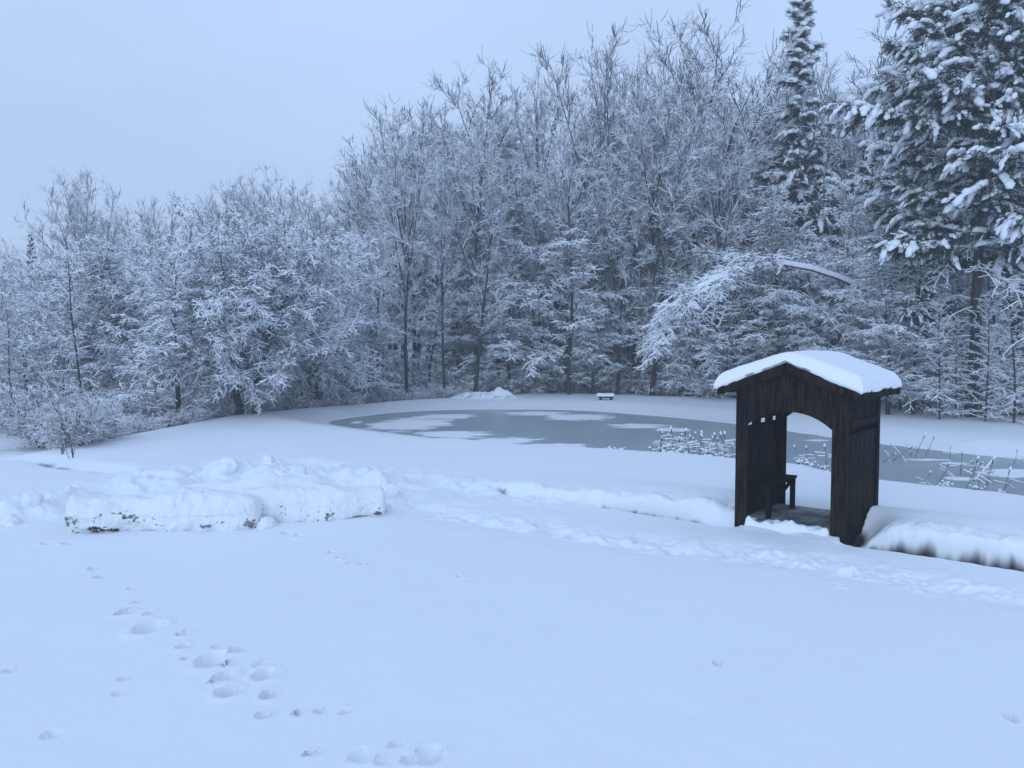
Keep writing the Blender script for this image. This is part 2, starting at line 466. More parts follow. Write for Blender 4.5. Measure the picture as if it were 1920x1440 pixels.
ck = MB(); 
_g = np.random.default_rng(4)
for q in SPH2[0]:
    q = np.array(q); k = .12 * (1 + .9 * float(fbm(np.array([q[0] * 1.6 + q[2] + 4]), np.array([q[1] * 1.6 - q[2]]), 3)[0]) + .5 * float(fbm(np.array([q[0] * 5 + 9]), np.array([q[1] * 5 + q[2] * 4]), 2)[0]))
    ck.v.append(Vector(q * k)); 
ck.f = [list(f) for f in SPH2[1]]; ck.m = [0] * len(ck.f)
ck_me = ck.build("tmp", M_snow, None, True); ck_mesh = ck_me.data; bpy.data.objects.remove(ck_me); ck_mesh.name = "snow_chunk"
rr = random.Random(21)
for (u, v, s_) in ((98, 940, 1.3), (60, 968, 1.5), (20, 985, 1.2), (140, 938, 1.0), (430, 905, 1.6), (505, 900, 1.4), (560, 912, 1.5), (600, 905, 1.2), (455, 972, 1.3), (475, 985, 1.5), (500, 988, 1.2), (448, 990, .9), (738, 940, 1.0), (725, 960, .9)):
    q = gp(u, v); o = bpy.data.objects.new("snow_chunk", ck_mesh); COL.objects.link(o)
    o.location = (q.x, q.y, height(q.x, q.y) + .02); o.rotation_euler = (rr.uniform(-.4, .4), rr.uniform(-.4, .4), rr.uniform(0, 6)); o.scale = (s_, s_ * rr.uniform(.7, 1.1), s_ * rr.uniform(.7, 1.1))
    set_props(o, "loose white chunk of snow fallen beside the rolled snow logs", "snow chunk", "snow chunks round the rolled snow logs")

# ------------------------------------------------------------------ shelter (local frame: x along the front to the right, y into the depth)
W, DEP = 1.62, 1.58
RZ = math.atan2(BX.y, BX.x)
org = P0 - BX * W
sh = thing("wooden_shelter", org, "small dark wooden shelter with arched openings and a snow-covered gable roof", "shelter", rz=RZ)
EAVE, RIDGE, OVER, FO = 2.10, 2.50, .24, .13
rise = (RIDGE - EAVE) / (W / 2 + OVER)


def roof_z(x): return RIDGE - rise * abs(x - W / 2)


def arch_z(x, xl, xr, spring, crown):
    c = (xl + xr) / 2; h = (xr - xl) / 2; t = min(1, abs(x - c) / h)
    return spring + (crown - spring) * (1 - t ** 2.3)


def gable_wall(name, y0, y1, material):
    m = MB(); rr = random.Random(name)
    xl, xr = .17, W - .20
    cuts = [0.0, .085, xl] + list(np.linspace(xl, xr, 8))[1:-1] + [xr, xr + .10, W]
    for i in range(len(cuts) - 1):
        a, b = cuts[i] + .002, cuts[i + 1] - .002
        dy = rr.uniform(0, .008)
        inside = a >= xl - .003 and b <= xr + .003
        xs = list(np.linspace(a, b, 6)) if inside else [a, b]
        if a < W / 2 < b: xs = sorted(xs + [W / 2])
        bot = [(x, arch_z(x, xl, xr, 1.58, 1.80) if inside else -.45) for x in xs]
        top = [(x, roof_z(x) - .012) for x in reversed(xs)]
        m.prism(bot + top, y0 + dy, y1)
    return m.build(name, material, sh)


gable_wall("front_wall", -.002, .04, M_wood)
gable_wall("back_wall", DEP - .04, DEP + .002, M_wood)


def side_wall(x0, x1, inward):
    """boards, a slot under the top board with spacer blocks, a frame post at each end"""
    m = MB(); rr = random.Random(int(x0 * 100) + 5)
    top = min(roof_z(x0), roof_z(x1)) - .015
    n = 12; ys = np.linspace(.045, DEP - .045, n + 1)
    out = x1 if inward < 0 else x0
    for i in range(n):
        a, b = ys[i] + .0015, ys[i + 1] - .0015
        j = rr.uniform(0, .006)
        lo, hi = (x0 + j, x1 - .004) if inward > 0 else (x0 + .004, x1 - j)
        m.box((lo, a, 1.60), (hi, b, top))
        jj = j + .016
        lo, hi = (x0 + jj, x1 - .004) if inward > 0 else (x0 + .004, x1 - jj)
        m.box((lo, a, -.45), (hi, b, 1.53 if inward > 0 else 1.50))
    if inward > 0:
        # three small openings between longer spacer blocks
        k = [.03]
        for c in (.43, .94, 1.42): k += [c - .09, c + .09]
        k.append(DEP - .03)
        for a, b in zip(k[0::2], k[1::2]): m.box((x0 + .013, a, 1.525), (x1 - .013, b, 1.615))
    else:
        m.box((x0 - .075, .046, 1.44), (x0 - .065, DEP - .046, 1.68))  # backing added behind the slot to block the view through and keep it dark
        m.box((x0 - .064, .046, 1.60), (x0 - .001, DEP - .046, 1.62)); m.box((x0 - .064, .046, 1.46), (x0 - .001, DEP - .046, 1.48))
    # frame: posts and the two rails beside the slot
    e0, e1 = (x0 - .012, x0) if inward > 0 else (x1, x1 + .012)
    for a, b in ((.0, .13), (DEP - (.05 if inward > 0 else .12), DEP)):
        m.box((e0, a, -.45), (e1, b, top - .03))
    m.box((e0, .13, 1.605), (e1 + (.015 if inward < 0 else 0), DEP - .12, 1.70))
    return m.build("side_wall", M_wood, sh)


side_wall(0.004, .045, 1)
side_wall(W - .045, W - .004, -1)
m = MB()
for i in range(9):
    a = .05 + i * (W - .10) / 9
    m.box((a + .004, .045, .10), (a + (W - .1) / 9 - .004, DEP - .045, .135))
m.build("floor", M_floor, sh)
m = MB(); m.box((.17, .002, -.3), (W - .20, .042, .06)); m.build("sill", M_wood, sh)
# snow blown onto the threshold and floor


def snow_pad(name, x0, x1, y0, y1, z0, T, parent, nx=40, ny=14, amp=.5, seed=1, mtl=None):
    xs, ys = np.linspace(x0, x1, nx), np.linspace(y0, y1, ny)
    X, Y = np.meshgrid(xs, ys)
    ex = np.minimum(X - x0, x1 - X); ey = np.minimum(Y - y0, y1 - Y)
    e = np.clip(np.minimum(ex / .06, ey / .06), 0, 1)
    h = T * np.sqrt(1 - (1 - e) ** 2) * (1 + amp * 2 * fbm(X * 5 + seed, Y * 5, 3))
    V = np.stack([X.ravel(), Y.ravel(), z0 + np.maximum(h, 0).ravel()], -1)
    idx = np.arange(nx * ny).reshape(ny, nx)
    F = np.stack([idx[:-1, :-1], idx[:-1, 1:], idx[1:, 1:], idx[1:, :-1]], -1).reshape(-1, 4)
    return link(name, mesh_np(name, V, F, [mtl or M_snow], smooth=True), parent)


snow_pad("threshold_snow", .165, W - .195, -.05, .20, .03, .12, sh, 60, 14, .9, 3)
# bench along the left wall
bz = .66
b = MB()
for i in range(3): b.box((.06 + i * .125, .22, bz - .04), (.06 + i * .125 + .118, 1.38, bz))
bench = b.build("bench", M_woodin, sh)
for yy in (.32, 1.29):
    m = MB(); m.box((.36, yy - .035, .137), (.425, yy + .035, bz - .042)); m.build("leg", M_woodin, bench)
    m = MB(); m.bar((.10, yy, .20), (.36, yy, bz - .09), .05, .05); m.build("brace", M_woodin, bench)
    m = MB(); m.box((.06, yy - .03, bz - .115), (.43, yy + .03, bz - .043)); m.build("rail", M_woodin, bench)

# roof boards with verge trim
m = MB()
x0, x1 = -OVER, W + OVER
th = .035
for sgn in (-1, 1):
    xe = x0 if sgn < 0 else x1
    pts = [(W / 2, RIDGE - .01), (xe, roof_z(xe) - .01), (xe, roof_z(xe) - .01 + th), (W / 2, RIDGE - .01 + th)]
    if sgn > 0: pass
    else: pts = pts[::-1]
    m.prism(pts if sgn > 0 else pts, -FO, DEP + .09)
roof = m.build("roof", M_wood, sh)
for sgn in (-1, 1):
    xe = x0 if sgn < 0 else x1
    for y0_, y1_ in ((-FO - .025, -FO - .002), (DEP + .092, DEP + .115)):
        pts = [(W / 2 + sgn * .001, RIDGE - .13), (xe, roof_z(xe) - .095), (xe, roof_z(xe) + .02), (W / 2 + sgn * .001, RIDGE + .02)]
        m = MB(); m.prism(pts[::-1] if sgn < 0 else pts, y0_, y1_); m.build("verge_board", M_wood, roof)
for sgn in (-1, 1):
    xe = x0 if sgn < 0 else x1
    m = MB(); a_, b_ = (xe - .022, xe - .002) if sgn < 0 else (xe + .002, xe + .022)
    m.box((a_, -FO, roof_z(xe) - .07), (b_, DEP + .09, roof_z(xe) + .015)); m.build("fascia", M_wood, roof)
# snow blanket on the roof
nx_, ny_ = 120, 90
sx0, sx1, sy0, sy1 = x0 - .045, x1 + .03, -FO - .05, DEP + .14
us, vs = np.linspace(0, 1, nx_), np.linspace(0, 1, ny_)
U, Vv = np.meshgrid(us, vs)
# crowd the samples toward the edges
U = .5 - .5 * np.cos(U * math.pi); Vv = .5 - .5 * np.cos(Vv * math.pi)
Xr, Yr = sx0 + U * (sx1 - sx0), sy0 + Vv * (sy1 - sy0)
ed = np.minimum(np.minimum(Xr - sx0, sx1 - Xr), np.minimum(Yr - sy0, sy1 - Yr))
e = np.clip(ed / .15, 0, 1)
k = np.sqrt(Xr * 0 + (Xr - W / 2) ** 2 + .16 ** 2)          # rounded ridge
base = RIDGE + .03 - rise * np.abs(Xr - W / 2)
topz = RIDGE + .05 - rise * (k - .08) + .158 * (1 - (1 - e) ** 2.4) ** .5 + .03 * fbm(Xr * 2.2, Yr * 2.2, 3) + .012 * fbm(Xr * 9, Yr * 9, 2)
under = base + .002 - .016 * (1 - e) ** 2 * (1 + 3.2 * fbm(Xr * 9, Yr * 9, 2))
topz = np.where(ed <= 1e-6, under + .035, np.maximum(topz - .03 * (1 - e) ** 3, under + .03))
# bulge: pull rim verts inward at the bottom
inx = Xr + (W / 2 - Xr) * .035 * (1 - e); iny = Yr + ((sy0 + sy1) / 2 - Yr) * .035 * (1 - e)
wob = .03 * fbm(Xr * 3.5 + 3, Yr * 3.5, 3) * (1 - e)
Vt = np.stack([(Xr + wob).ravel(), (Yr + wob).ravel(), topz.ravel()], -1); Vb = np.stack([inx.ravel(), iny.ravel(), under.ravel()], -1)
idx = np.arange(nx_ * ny_).reshape(ny_, nx_)
Ft = np.stack([idx[:-1, :-1], idx[:-1, 1:], idx[1:, 1:], idx[1:, :-1]], -1).reshape(-1, 4)
Fb = Ft[:, ::-1] + nx_ * ny_
rim = list(idx[0, :]) + list(idx[1:, -1]) + list(idx[-1, -2::-1]) + list(idx[-2:0, 0])
Fr = np.array([[rim[(i + 1) % len(rim)], rim[i], rim[i] + nx_ * ny_, rim[(i + 1) % len(rim)] + nx_ * ny_] for i in range(len(rim))])
link("snow_cover", mesh_np("snow_cover", np.concatenate([Vt, Vb]), np.concatenate([Ft, Fb, Fr]), [M_snow], smooth=True), roof)


# ------------------------------------------------------------------ trees
def rv(g): return Vector((g.gauss(0, 1), g.gauss(0, 1), g.gauss(0, 1)))


def grow(g, c, trunk=None):
    """recursive branching; returns limbs as (points, radii, level)"""
    limbs = []

    def br(p, d, L, r, lev, path=None):
        n = c['nseg'][lev]
        if path is None:
            pts, rad = [p.copy()], [r]
            step = L / n; rt = r * c['taper'][lev]
            d = d.copy()
            for i in range(n):
                d = d + rv(g) * c['wander'][lev]
                d.z += c['trop'][lev] * (i + .5) / n + c.get('lift', [0] * 6)[lev] * (1 - (i + .5) / n)
                d.normalize(); p = p + d * step
                pts.append(p.copy()); rad.append(r + (rt - r) * (i + 1) / n)
        else:
            pts, rad = path; n = len(pts) - 1
            L = sum((pts[i + 1] - pts[i]).length for i in range(n))
        limbs.append((pts, rad, lev))
        if lev + 1 >= c['levels']: return
        st = c['start'][lev]
        m = max(1, int(round(L * (1 - st) * c['dens'][lev] * g.uniform(.85, 1.15))))
        az = g.random() * 6.28
        for k in range(m):
            t = min(.995, st + (1 - st) * (k + g.random()) / m)
            f = t * n; i = min(n - 1, int(f)); f -= i
            q = pts[i].lerp(pts[i + 1], f); dd = (pts[i + 1] - pts[i]).normalized()
            rq = rad[i] + (rad[i + 1] - rad[i]) * f
            a0, a1 = c['ang'][lev]; ang = R(a0 + (a1 - a0) * (t - st) / (1 - st + 1e-6) + g.gauss(0, 7))
            if c['planar'][lev] and abs(dd.z) < .93:
                side = dd.cross(Z).normalized() * (1 if k % 2 else -1)
                perp = (side + Z * g.gauss(.08, .28)).normalized(); perp = (perp - dd * perp.dot(dd)).normalized()
            else:
                az += 2.4 + g.gauss(0, .4)
                x = dd.cross(Vector((.31, .87, .2))).normalized(); y = dd.cross(x)
                perp = x * math.cos(az) + y * math.sin(az)
            cd = (dd * math.cos(ang) + perp * math.sin(ang)).normalized()
            if lev == 0: Lc = c['prof']((t - st) / (1 - st)) * g.uniform(.75, 1.15)
            else: Lc = L * c['ratio'][lev] * (1 - .55 * t) * g.uniform(.65, 1.25)
            Lc = max(Lc, c['minL'][lev + 1])
            rc = min(rq * .75, c['rad'][lev + 1] * (Lc / c['refL'][lev + 1]) ** .7)
            br(q, cd, Lc, max(rc, .004), lev + 1)
    if trunk:
        br(None, None, 0, 0, 0, trunk)
    else:
        for (p, d, L, r) in c['stems']:
            br(Vector(p), Vector(d).normalized(), L, r, 0)
    return limbs


def twiglets(limbs, seed, levels, dens, L, ang=40, planar=0.0, trop=0.0, r=.006):
    """the finest shoots, as rows for prisms(): each a bent two-piece twig on its parent branch"""
    rng = np.random.default_rng(seed)
    A = []; B = []
    for pts, rad, lev in limbs:
        if lev not in levels: continue
        for i in range(len(pts) - 1): A.append(tuple(pts[i])); B.append(tuple(pts[i + 1]))
    A = np.array(A); B = np.array(B); ln = np.linalg.norm(B - A, axis=1)
    cnt = rng.poisson(ln * dens); k = np.repeat(np.arange(len(A)), cnt)
    t = rng.random(len(k))[:, None]
    P = A[k] + (B[k] - A[k]) * t; d = (B[k] - A[k]) / (ln[k][:, None] + 1e-9)
    side = np.stack([d[:, 1], -d[:, 0], np.zeros(len(d))], -1); side /= np.linalg.norm(side, axis=1, keepdims=True) + 1e-6
    up = np.cross(side, d)
    az = rng.random(len(k)) * 2 * math.pi
    if planar: az = np.where(rng.random(len(k)) < planar, np.where(rng.random(len(k)) < .5, 0, math.pi) + rng.normal(0, .3, len(k)), az)
    perp = side * np.cos(az)[:, None] + up * np.sin(az)[:, None]
    a = np.radians(rng.normal(ang, 10, len(k)))[:, None]
    D = d * np.cos(a) + perp * np.sin(a); D[:, 2] += trop; D /= np.linalg.norm(D, axis=1, keepdims=True)
    Lk = (L[0] + (L[1] - L[0]) * rng.random(len(k)) ** 1.6)[:, None]
    M = P + D * Lk * .5
    D2 = D + rng.normal(0, .22, D.shape); D2[:, 2] += trop; D2 /= np.linalg.norm(D2, axis=1, keepdims=True)
    E = M + D2 * Lk * .5
    rr = np.full((len(k), 1), r)
    return np.concatenate([np.concatenate([P, M, rr, rr * .8], 1), np.concatenate([M, E, rr * .8, rr * .5], 1)])


def prisms(segs, mats):
    """segs rows: p0 p1 r0 r1 snow_side snow_top; a four-sided twig, bark below, snow above"""
    S = np.array(segs, np.float64)
    p0, p1, r0, r1, ss, stp = S[:, 0:3], S[:, 3:6], S[:, 6:7], S[:, 7:8], S[:, 8:9], S[:, 9:10]
    d = p1 - p0; L = np.linalg.norm(d, axis=1, keepdims=True) + 1e-9; d = d / L
    p0 = p0 - d * np.minimum(r0, .02); 
    side = np.stack([d[:, 1], -d[:, 0], np.zeros(len(d))], -1)
    nl = np.linalg.norm(side, axis=1, keepdims=True); side = np.where(nl > .05, side / np.maximum(nl, 1e-6), np.array([[1., 0, 0]]))
    up = np.cross(side, d)
    h = .56 + .44 * np.clip(nl, 0, 1) ** 1.4
    V = np.empty((len(S), 8, 3))
    for j, (p, r, fade) in enumerate(((p0, r0, 1.0), (p1, r1, .8))):
        w = r + ss * h * fade; t = r + stp * h * fade
        V[:, j * 4 + 0] = p - side * w; V[:, j * 4 + 1] = p - up * r; V[:, j * 4 + 2] = p + side * w; V[:, j * 4 + 3] = p + up * t
    b = (np.arange(len(S)) * 8)[:, None, None]
    q = np.array([[0, 1, 5, 4], [1, 2, 6, 5], [2, 3, 7, 6], [3, 0, 4, 7]])[None]
    F = (b + q).reshape(-1, 4)
    mi = np.tile([0, 0, 1, 1], len(S))
    return V.reshape(-1, 3), F, mi


def tubes(limbs, n=8):
    Vs, Fs, off = [], [], 0
    for pts, rad, lev in limbs:
        k = n if lev == 0 else 6
        P = np.array([tuple(p) for p in pts]); Rr = np.array(rad)[:, None, None]
        d = np.gradient(P, axis=0); d /= np.linalg.norm(d, axis=1, keepdims=True) + 1e-9
        x = np.cross(d, np.array([.3, .9, .12])); x /= np.linalg.norm(x, axis=1, keepdims=True) + 1e-9; y = np.cross(d, x)
        a = np.linspace(0, 2 * math.pi, k, endpoint=False)
        ring = P[:, None] + Rr * (x[:, None] * np.cos(a)[None, :, None] + y[:, None] * np.sin(a)[None, :, None])
        m = len(P)
        i0 = np.arange(m - 1)[:, None] * k; c0 = np.arange(k)[None]; c1 = (c0 + 1) % k
        Fs.append((np.stack([i0 + c0, i0 + c1, i0 + k + c1, i0 + k + c0], -1).reshape(-1, 4)) + off)
        Vs.append(ring.reshape(-1, 3)); off += m * k
    return np.concatenate(Vs), np.concatenate(Fs)


def tree_meshes(name, limbs, split, s_side, s_top, g, heavy=None, tw=None):
    """trunk mesh: levels < split as tubes with a ridge of snow; crown mesh: the finer levels"""
    big = [l for l in limbs if l[2] < split]
    V, F = tubes(big); mi = np.zeros(len(F), int)
    segs = []
    for pts, rad, lev in big:
        for i in range(len(pts) - 1):
            d = (pts[i + 1] - pts[i]).normalized()
            hor = math.sqrt(max(0, 1 - d.z * d.z))
            if hor < .35 or g.random() < .06: continue
            lift = Z * (.62 * hor)
            a, b = pts[i] + lift * rad[i], pts[i + 1] + lift * rad[i + 1]
            segs.append((*a, *b, rad[i] * .45, rad[i + 1] * .45, rad[i] * .42, rad[i] * .5 + s_top * 1.2))
    if segs:
        V2, F2, m2 = prisms(segs, None)
        F = np.concatenate([F, F2 + len(V)]); V = np.concatenate([V, V2]); mi = np.concatenate([mi, np.maximum(m2, 1)])
    trunk = mesh_np(name + "_trunk", V, F, [M_bark, M_twigsnow], mi, smooth=True)
    segs = []
    for pts, rad, lev in limbs:
        if lev < split: continue
        k = heavy(lev) if heavy else 1
        for i in range(len(pts) - 1):
            v = g.uniform(.6, 1.4) * k
            segs.append((*pts[i], *pts[i + 1], rad[i], rad[i + 1], s_side * v, s_top * v))
    segs = np.array(segs)
    segs[:, 8] += segs[:, 6] * .30; segs[:, 9] += segs[:, 6] * .35
    if tw:
        q = twiglets(limbs, len(segs), **tw)
        v = np.random.default_rng(len(q)).uniform(.6, 1.4, (len(q), 1))
        segs = np.concatenate([segs, np.concatenate([q, s_side * v, s_top * v], 1)])
    V, F, mi = prisms(segs, None)
    crown = mesh_np(name + "_crown", V, F, [M_twig, M_twigsnow], mi)
    return trunk, crown


def merge_blobs(crown_parts, name):
    V = np.concatenate([p[0] for p in crown_parts]); off = 0; Fs, ms = [], []
    for v, f, m in crown_parts:
        Fs.append(f + off); ms.append(m); off += len(v)
    return V, np.concatenate(Fs), np.concatenate(ms)


BASE = dict(levels=5, nseg=[14, 6, 4, 3, 2], taper=[.12, .25, .3, .5, .6], wander=[.035, .09, .13, .16, .18], trop=[.02, .12, .10, .06, .03],
            start=[.32, .15, .15, .12], dens=[1.5, 2.6, 4.6, 7.0], ang=[(52, 22), (42, 34), (42, 34), (42, 32)], planar=[0, 0, 0, 0], ratio=[0, .5, .52, .5],
            minL=[0, .7, .45, .28, .16], rad=[.2, .055, .022, .011, .0075], refL=[1, 3, 1.4, .6, .3])


def cfg(**k):
    c = dict(BASE); c.update(k); return c


PROTO = {}


def add_proto(key, limbs, split, s_side, s_top, seed, heavy=None, tw=None):
    g = random.Random(seed)
    H = max(p.z for pts, _, _ in limbs for p in pts)
    PROTO[key] = (*tree_meshes(key, limbs, split, s_side, s_top, g, heavy, tw), H)


# tall forest trees with ascending limbs
for n in range(5):
    g = random.Random(100 + n)
    H0 = [10.5, 9.5, 11, 9, 11.5][n]; nl = [8, 9, 7, 10, 5][n]; wd = [.42, .50, .36, .46, .40][n]
    stems = [((0, 0, -.4), (g.gauss(0, .03), g.gauss(0, .03), 1), H0 + 1.5, .16)]
    for k in range(nl):
        a = k * 2.4 + n; z0 = H0 * (.55 + .42 * k / nl); sp = wd * g.uniform(.75, 1.25) * (1.15 - .5 * k / nl)
        stems.append(((0, 0, z0), (math.cos(a) * sp, math.sin(a) * sp, 1), (15.5 - z0) * g.uniform(.72, 1.0) / math.sqrt(1 + sp * sp) * (1.02 - .12 * (sp / .5)), .062))
    c = cfg(levels=4, nseg=[11, 6, 4, 3], taper=[.14, .2, .3, .5], wander=[.045, .08, .11, .13], trop=[.03, .05, .05, .05], lift=[-.02, 0, 0, 0, 0], start=[.30, .12, .12], dens=[2.1, 3.0, 4.4], rad=[.2, .034, .015, .009],
            prof=lambda u: 2.3 * (1 - .58 * u), stems=stems, ang=[(58, 28), (42, 32), (40, 34)])
    add_proto("tall_%d" % n, grow(g, c), 1, .0095, .016, n, tw=dict(levels=(1, 2, 3), dens=10, L=(.16, .72), ang=36, trop=.10, r=.0045))
# broom-shaped: several leaders fanning up from half height
for n in range(3):
    g = random.Random(140 + n)
    H0 = 7.5 + n
    stems = [((0, 0, -.4), (0, 0, 1), H0, .17)]
    for k in range(8 + n):
        a = k * 2.4; sp = .12 + .36 * (k % 3) / 2
        stems.append(((0, 0, H0 * .50 + k * .34), (math.cos(a) * sp, math.sin(a) * sp, 1), (15.5 - H0 * .5 - k * .34) * g.uniform(.84, .97) * (1.02 - .35 * sp), .055))
    c = cfg(levels=4, nseg=[10, 6, 4, 3], taper=[.14, .25, .3, .5], wander=[.035, .08, .13, .16], start=[.18, .12, .12], dens=[2.3, 2.8, 4.4], trop=[.03, .10, .09, .06], ang=[(46, 24), (38, 30), (40, 34)], rad=[.2, .034, .015, .009],
            prof=lambda u: 2.0 * (1 - .6 * u), stems=stems)
    add_proto("broom_%d" % n, grow(g, c), 1, .0095, .016, n + 10, tw=dict(levels=(1, 2, 3), dens=10, L=(.16, .75), ang=30, trop=.22, r=.0045))
# round-crowned big tree
for n in range(2):
    g = random.Random(160 + n)
    H0 = 8
    stems = [((0, 0, -.4), (0, 0, 1), H0, .22)]
    for k in range(10):
        a = k * 2.4 + n; sp = .25 + .55 * (k % 3) / 2
        stems.append(((0, 0, 3.6 + k * .42), (math.cos(a) * sp, math.sin(a) * sp, 1), (13.5 - 3.6 - k * .42) * g.uniform(.9, 1.0) * (1.06 - .28 * sp), .066))
    c = cfg(levels=4, nseg=[10, 6, 4, 3], taper=[.12, .22, .3, .5], wander=[.06, .10, .14, .17], start=[.2, .12, .12], dens=[2.2, 2.8, 4.2], trop=[.02, .05, .04, .03], ang=[(52, 34), (44, 36), (44, 36)], rad=[.2, .038, .017, .010],
            prof=lambda u: 2.6 * (1 - .55 * u), stems=stems)
    add_proto("round_%d" % n, grow(g, c), 1, .0095, .016, n + 20, tw=dict(levels=(1, 2, 3), dens=10, L=(.16, .7), ang=36, trop=.10, r=.0045))
# understorey trees with drooping snow-laden sprays
for n in range(4):
    g = random.Random(180 + n)
    hh = [9, 10.5, 8, 7][n]
    c = cfg(levels=4, nseg=[10, 8, 5, 3], taper=[.12, .2, .3, .5], wander=[.07, .07, .10, .13], lift=[0, .10, .02, 0, 0, 0], trop=[.0, -.20, -.20, -.14], start=[.10, .15, .12], dens=[3.8, 4.0, 6.0], rad=[.2, .036, .016, .009],
            ang=[(78, 38), (48, 38), (44, 36)], planar=[0, 1, 1], ratio=[0, .42, .46], minL=[0, .8, .4, .24],
            prof=lambda u, n=n: [3.4, 3.9, 3.6, 3.0][n] * (.75 + .4 * math.sin(u * 3.0)) * (1 - .62 * u),
            stems=[((0, 0, -.4), (g.gauss(0, .08), g.gauss(0, .08), 1), hh, .12)])
    add_proto("droop_%d" % n, grow(g, c), 1, .0135, .026, n + 30, tw=dict(levels=(1, 2, 3), dens=16, L=(.10, .34), ang=42, planar=.7, trop=-.14))
# orchard-like tree with two trunks and a wide twiggy crown
g = random.Random(205)
stems = [((-.22, 0, -.4), (-.05, .05, 1), 6.8, .17), ((.22, .1, -.4), (.07, 0, 1), 6.9, .16), ((-.1, .3, 1.2), (-.5, .3, 1), 5.6, .09), ((.15, .1, 1.4), (.55, -.1, 1), 5.4, .09), ((0, -.1, 1.6), (-.2, -.5, 1), 5.2, .08)]
c = cfg(levels=4, nseg=[10, 8, 5, 3], taper=[.10, .2, .3, .5], wander=[.08, .12, .15, .17], lift=[0, .12, .03, 0, 0, 0], trop=[.0, -.15, -.13, -.12], start=[.16, .12, .1], dens=[4.2, 4.2, 5.4], rad=[.2, .036, .016, .009],
        ang=[(84, 30), (50, 38), (46, 36)], ratio=[0, .42, .46], minL=[0, .8, .4, .24],
        prof=lambda u: 3.7 * (1.0 - .08 * u) * (1 - .38 * u * u), stems=stems)
add_proto("orchard", grow(g, c), 1, .012, .024, 41, tw=dict(levels=(1, 2, 3), dens=13, L=(.10, .34), ang=44, planar=.3, trop=-.08))
# thin pole trees with many slack lower branches
for n in range(3):
    g = random.Random(215 + n)
    c = cfg(levels=3, nseg=[12, 6, 4, 2, 1], taper=[.2, .3, .4, .5, .5], wander=[.03, .10, .12, .15, .15], trop=[.01, -.14, -.12, -.08, 0], lift=[0, .10, 0, 0, 0], start=[.04, .2, .1, .1], dens=[5.5, 3.4], rad=[.2, .026, .012, .008],
            ang=[(88, 55), (44, 36)], planar=[0, 1], ratio=[0, .4], minL=[0, .6, .3, .2, .15],
            prof=lambda u: 2.3 * (1 - .5 * u), stems=[((0, 0, -.4), (g.gauss(0, .03), g.gauss(0, .03), 1), 11, .10)])
    add_proto("pole_%d" % n, grow(g, c), 1, .014, .022, n + 50, tw=dict(levels=(1, 2), dens=10, L=(.10, .40), ang=42, planar=.6, trop=-.06))
M_frost, M_twig = M_twig, mat("brush_twig", (.13, .115, .11), .9)
# brush: many stems from one root
for n in range(4):
    g = random.Random(230 + n)
    stems = []
    for k in range(13):
        a = k * 2.4; sp = g.uniform(.2, 1.0)
        stems.append(((math.cos(a) * .15, math.sin(a) * .15, -.15), (math.cos(a) * sp, math.sin(a) * sp, 1), g.uniform(1.1, 2.2), .018))
    c = cfg(levels=3, nseg=[7, 4, 3, 2], taper=[.3, .4, .5, .6], wander=[.10, .14, .18, .2], trop=[-.14, -.06, -.05, -.03], start=[.15, .12, .1, .1], dens=[6.5, 6.5], ang=[(50, 40), (46, 40)],
            planar=[0, 0, 0], ratio=[0, .45, .5], minL=[0, .35, .2, .12], rad=[.02, .009, .006, .005], refL=[1, .7, .35, .2], prof=lambda u: .85 * (1 - .5 * u), stems=stems)
    add_proto("brush_%d" % n, grow(g, c), 1, .008, .015, n + 60, tw=dict(levels=(0, 1, 2), dens=13, L=(.08, .24), ang=42, trop=.02, r=.005))


g = random.Random(240)
stems = [((math.cos(k * 2.4) * .2, math.sin(k * 2.4) * .2, -.15), (math.cos(k * 2.4) * .55 * (k % 4) / 2, math.sin(k * 2.4) * .55 * (k % 4) / 2, 1), g.uniform(1.3, 2.2), .014) for k in range(18)]
c = cfg(levels=3, nseg=[7, 4, 3, 2], taper=[.3, .4, .5, .6], wander=[.10, .14, .18, .2], trop=[-.08, -.03, 0, 0], start=[.1, .12, .1, .1], dens=[8, 7], ang=[(46, 36), (46, 40)], planar=[0, 0, 0], ratio=[0, .45, .5], minL=[0, .35, .2, .12], rad=[.02, .008, .006, .005], refL=[1, .7, .35, .2], prof=lambda u: .8 * (1 - .5 * u), stems=stems)
M_twig = mat("dark_twig", (.055, .042, .038), .9)
add_proto("gully_brush", grow(g, c), 1, .003, .006, 90, tw=dict(levels=(0, 1, 2), dens=12, L=(.08, .26), ang=40, trop=.05, r=.005))
M_twig = M_frost


# conifers ---------------------------------------------------------
def needle_tufts(points, g, blades=16, L=.15, w=.012):
    """points: (pos, dir, size)"""
    V, F = [], []
    for p, d, s in points:
        for k in range(blades):
            dd = (d * .75 + rv(g) * .55 + Vector((0, 0, -.25))).normalized()
            b = p + rv(g) * (.06 * s); e = b + dd * (L * s * g.uniform(.7, 1.25))
            x = dd.cross(rv(g)).normalized() * (w * s)
            i = len(V); V += [tuple(b - x), tuple(b + x), tuple(e + x * .4), tuple(e - x * .4)]; F.append((i, i + 1, i + 2, i + 3))
    return np.array(V), np.array(F), np.zeros(len(F), int)


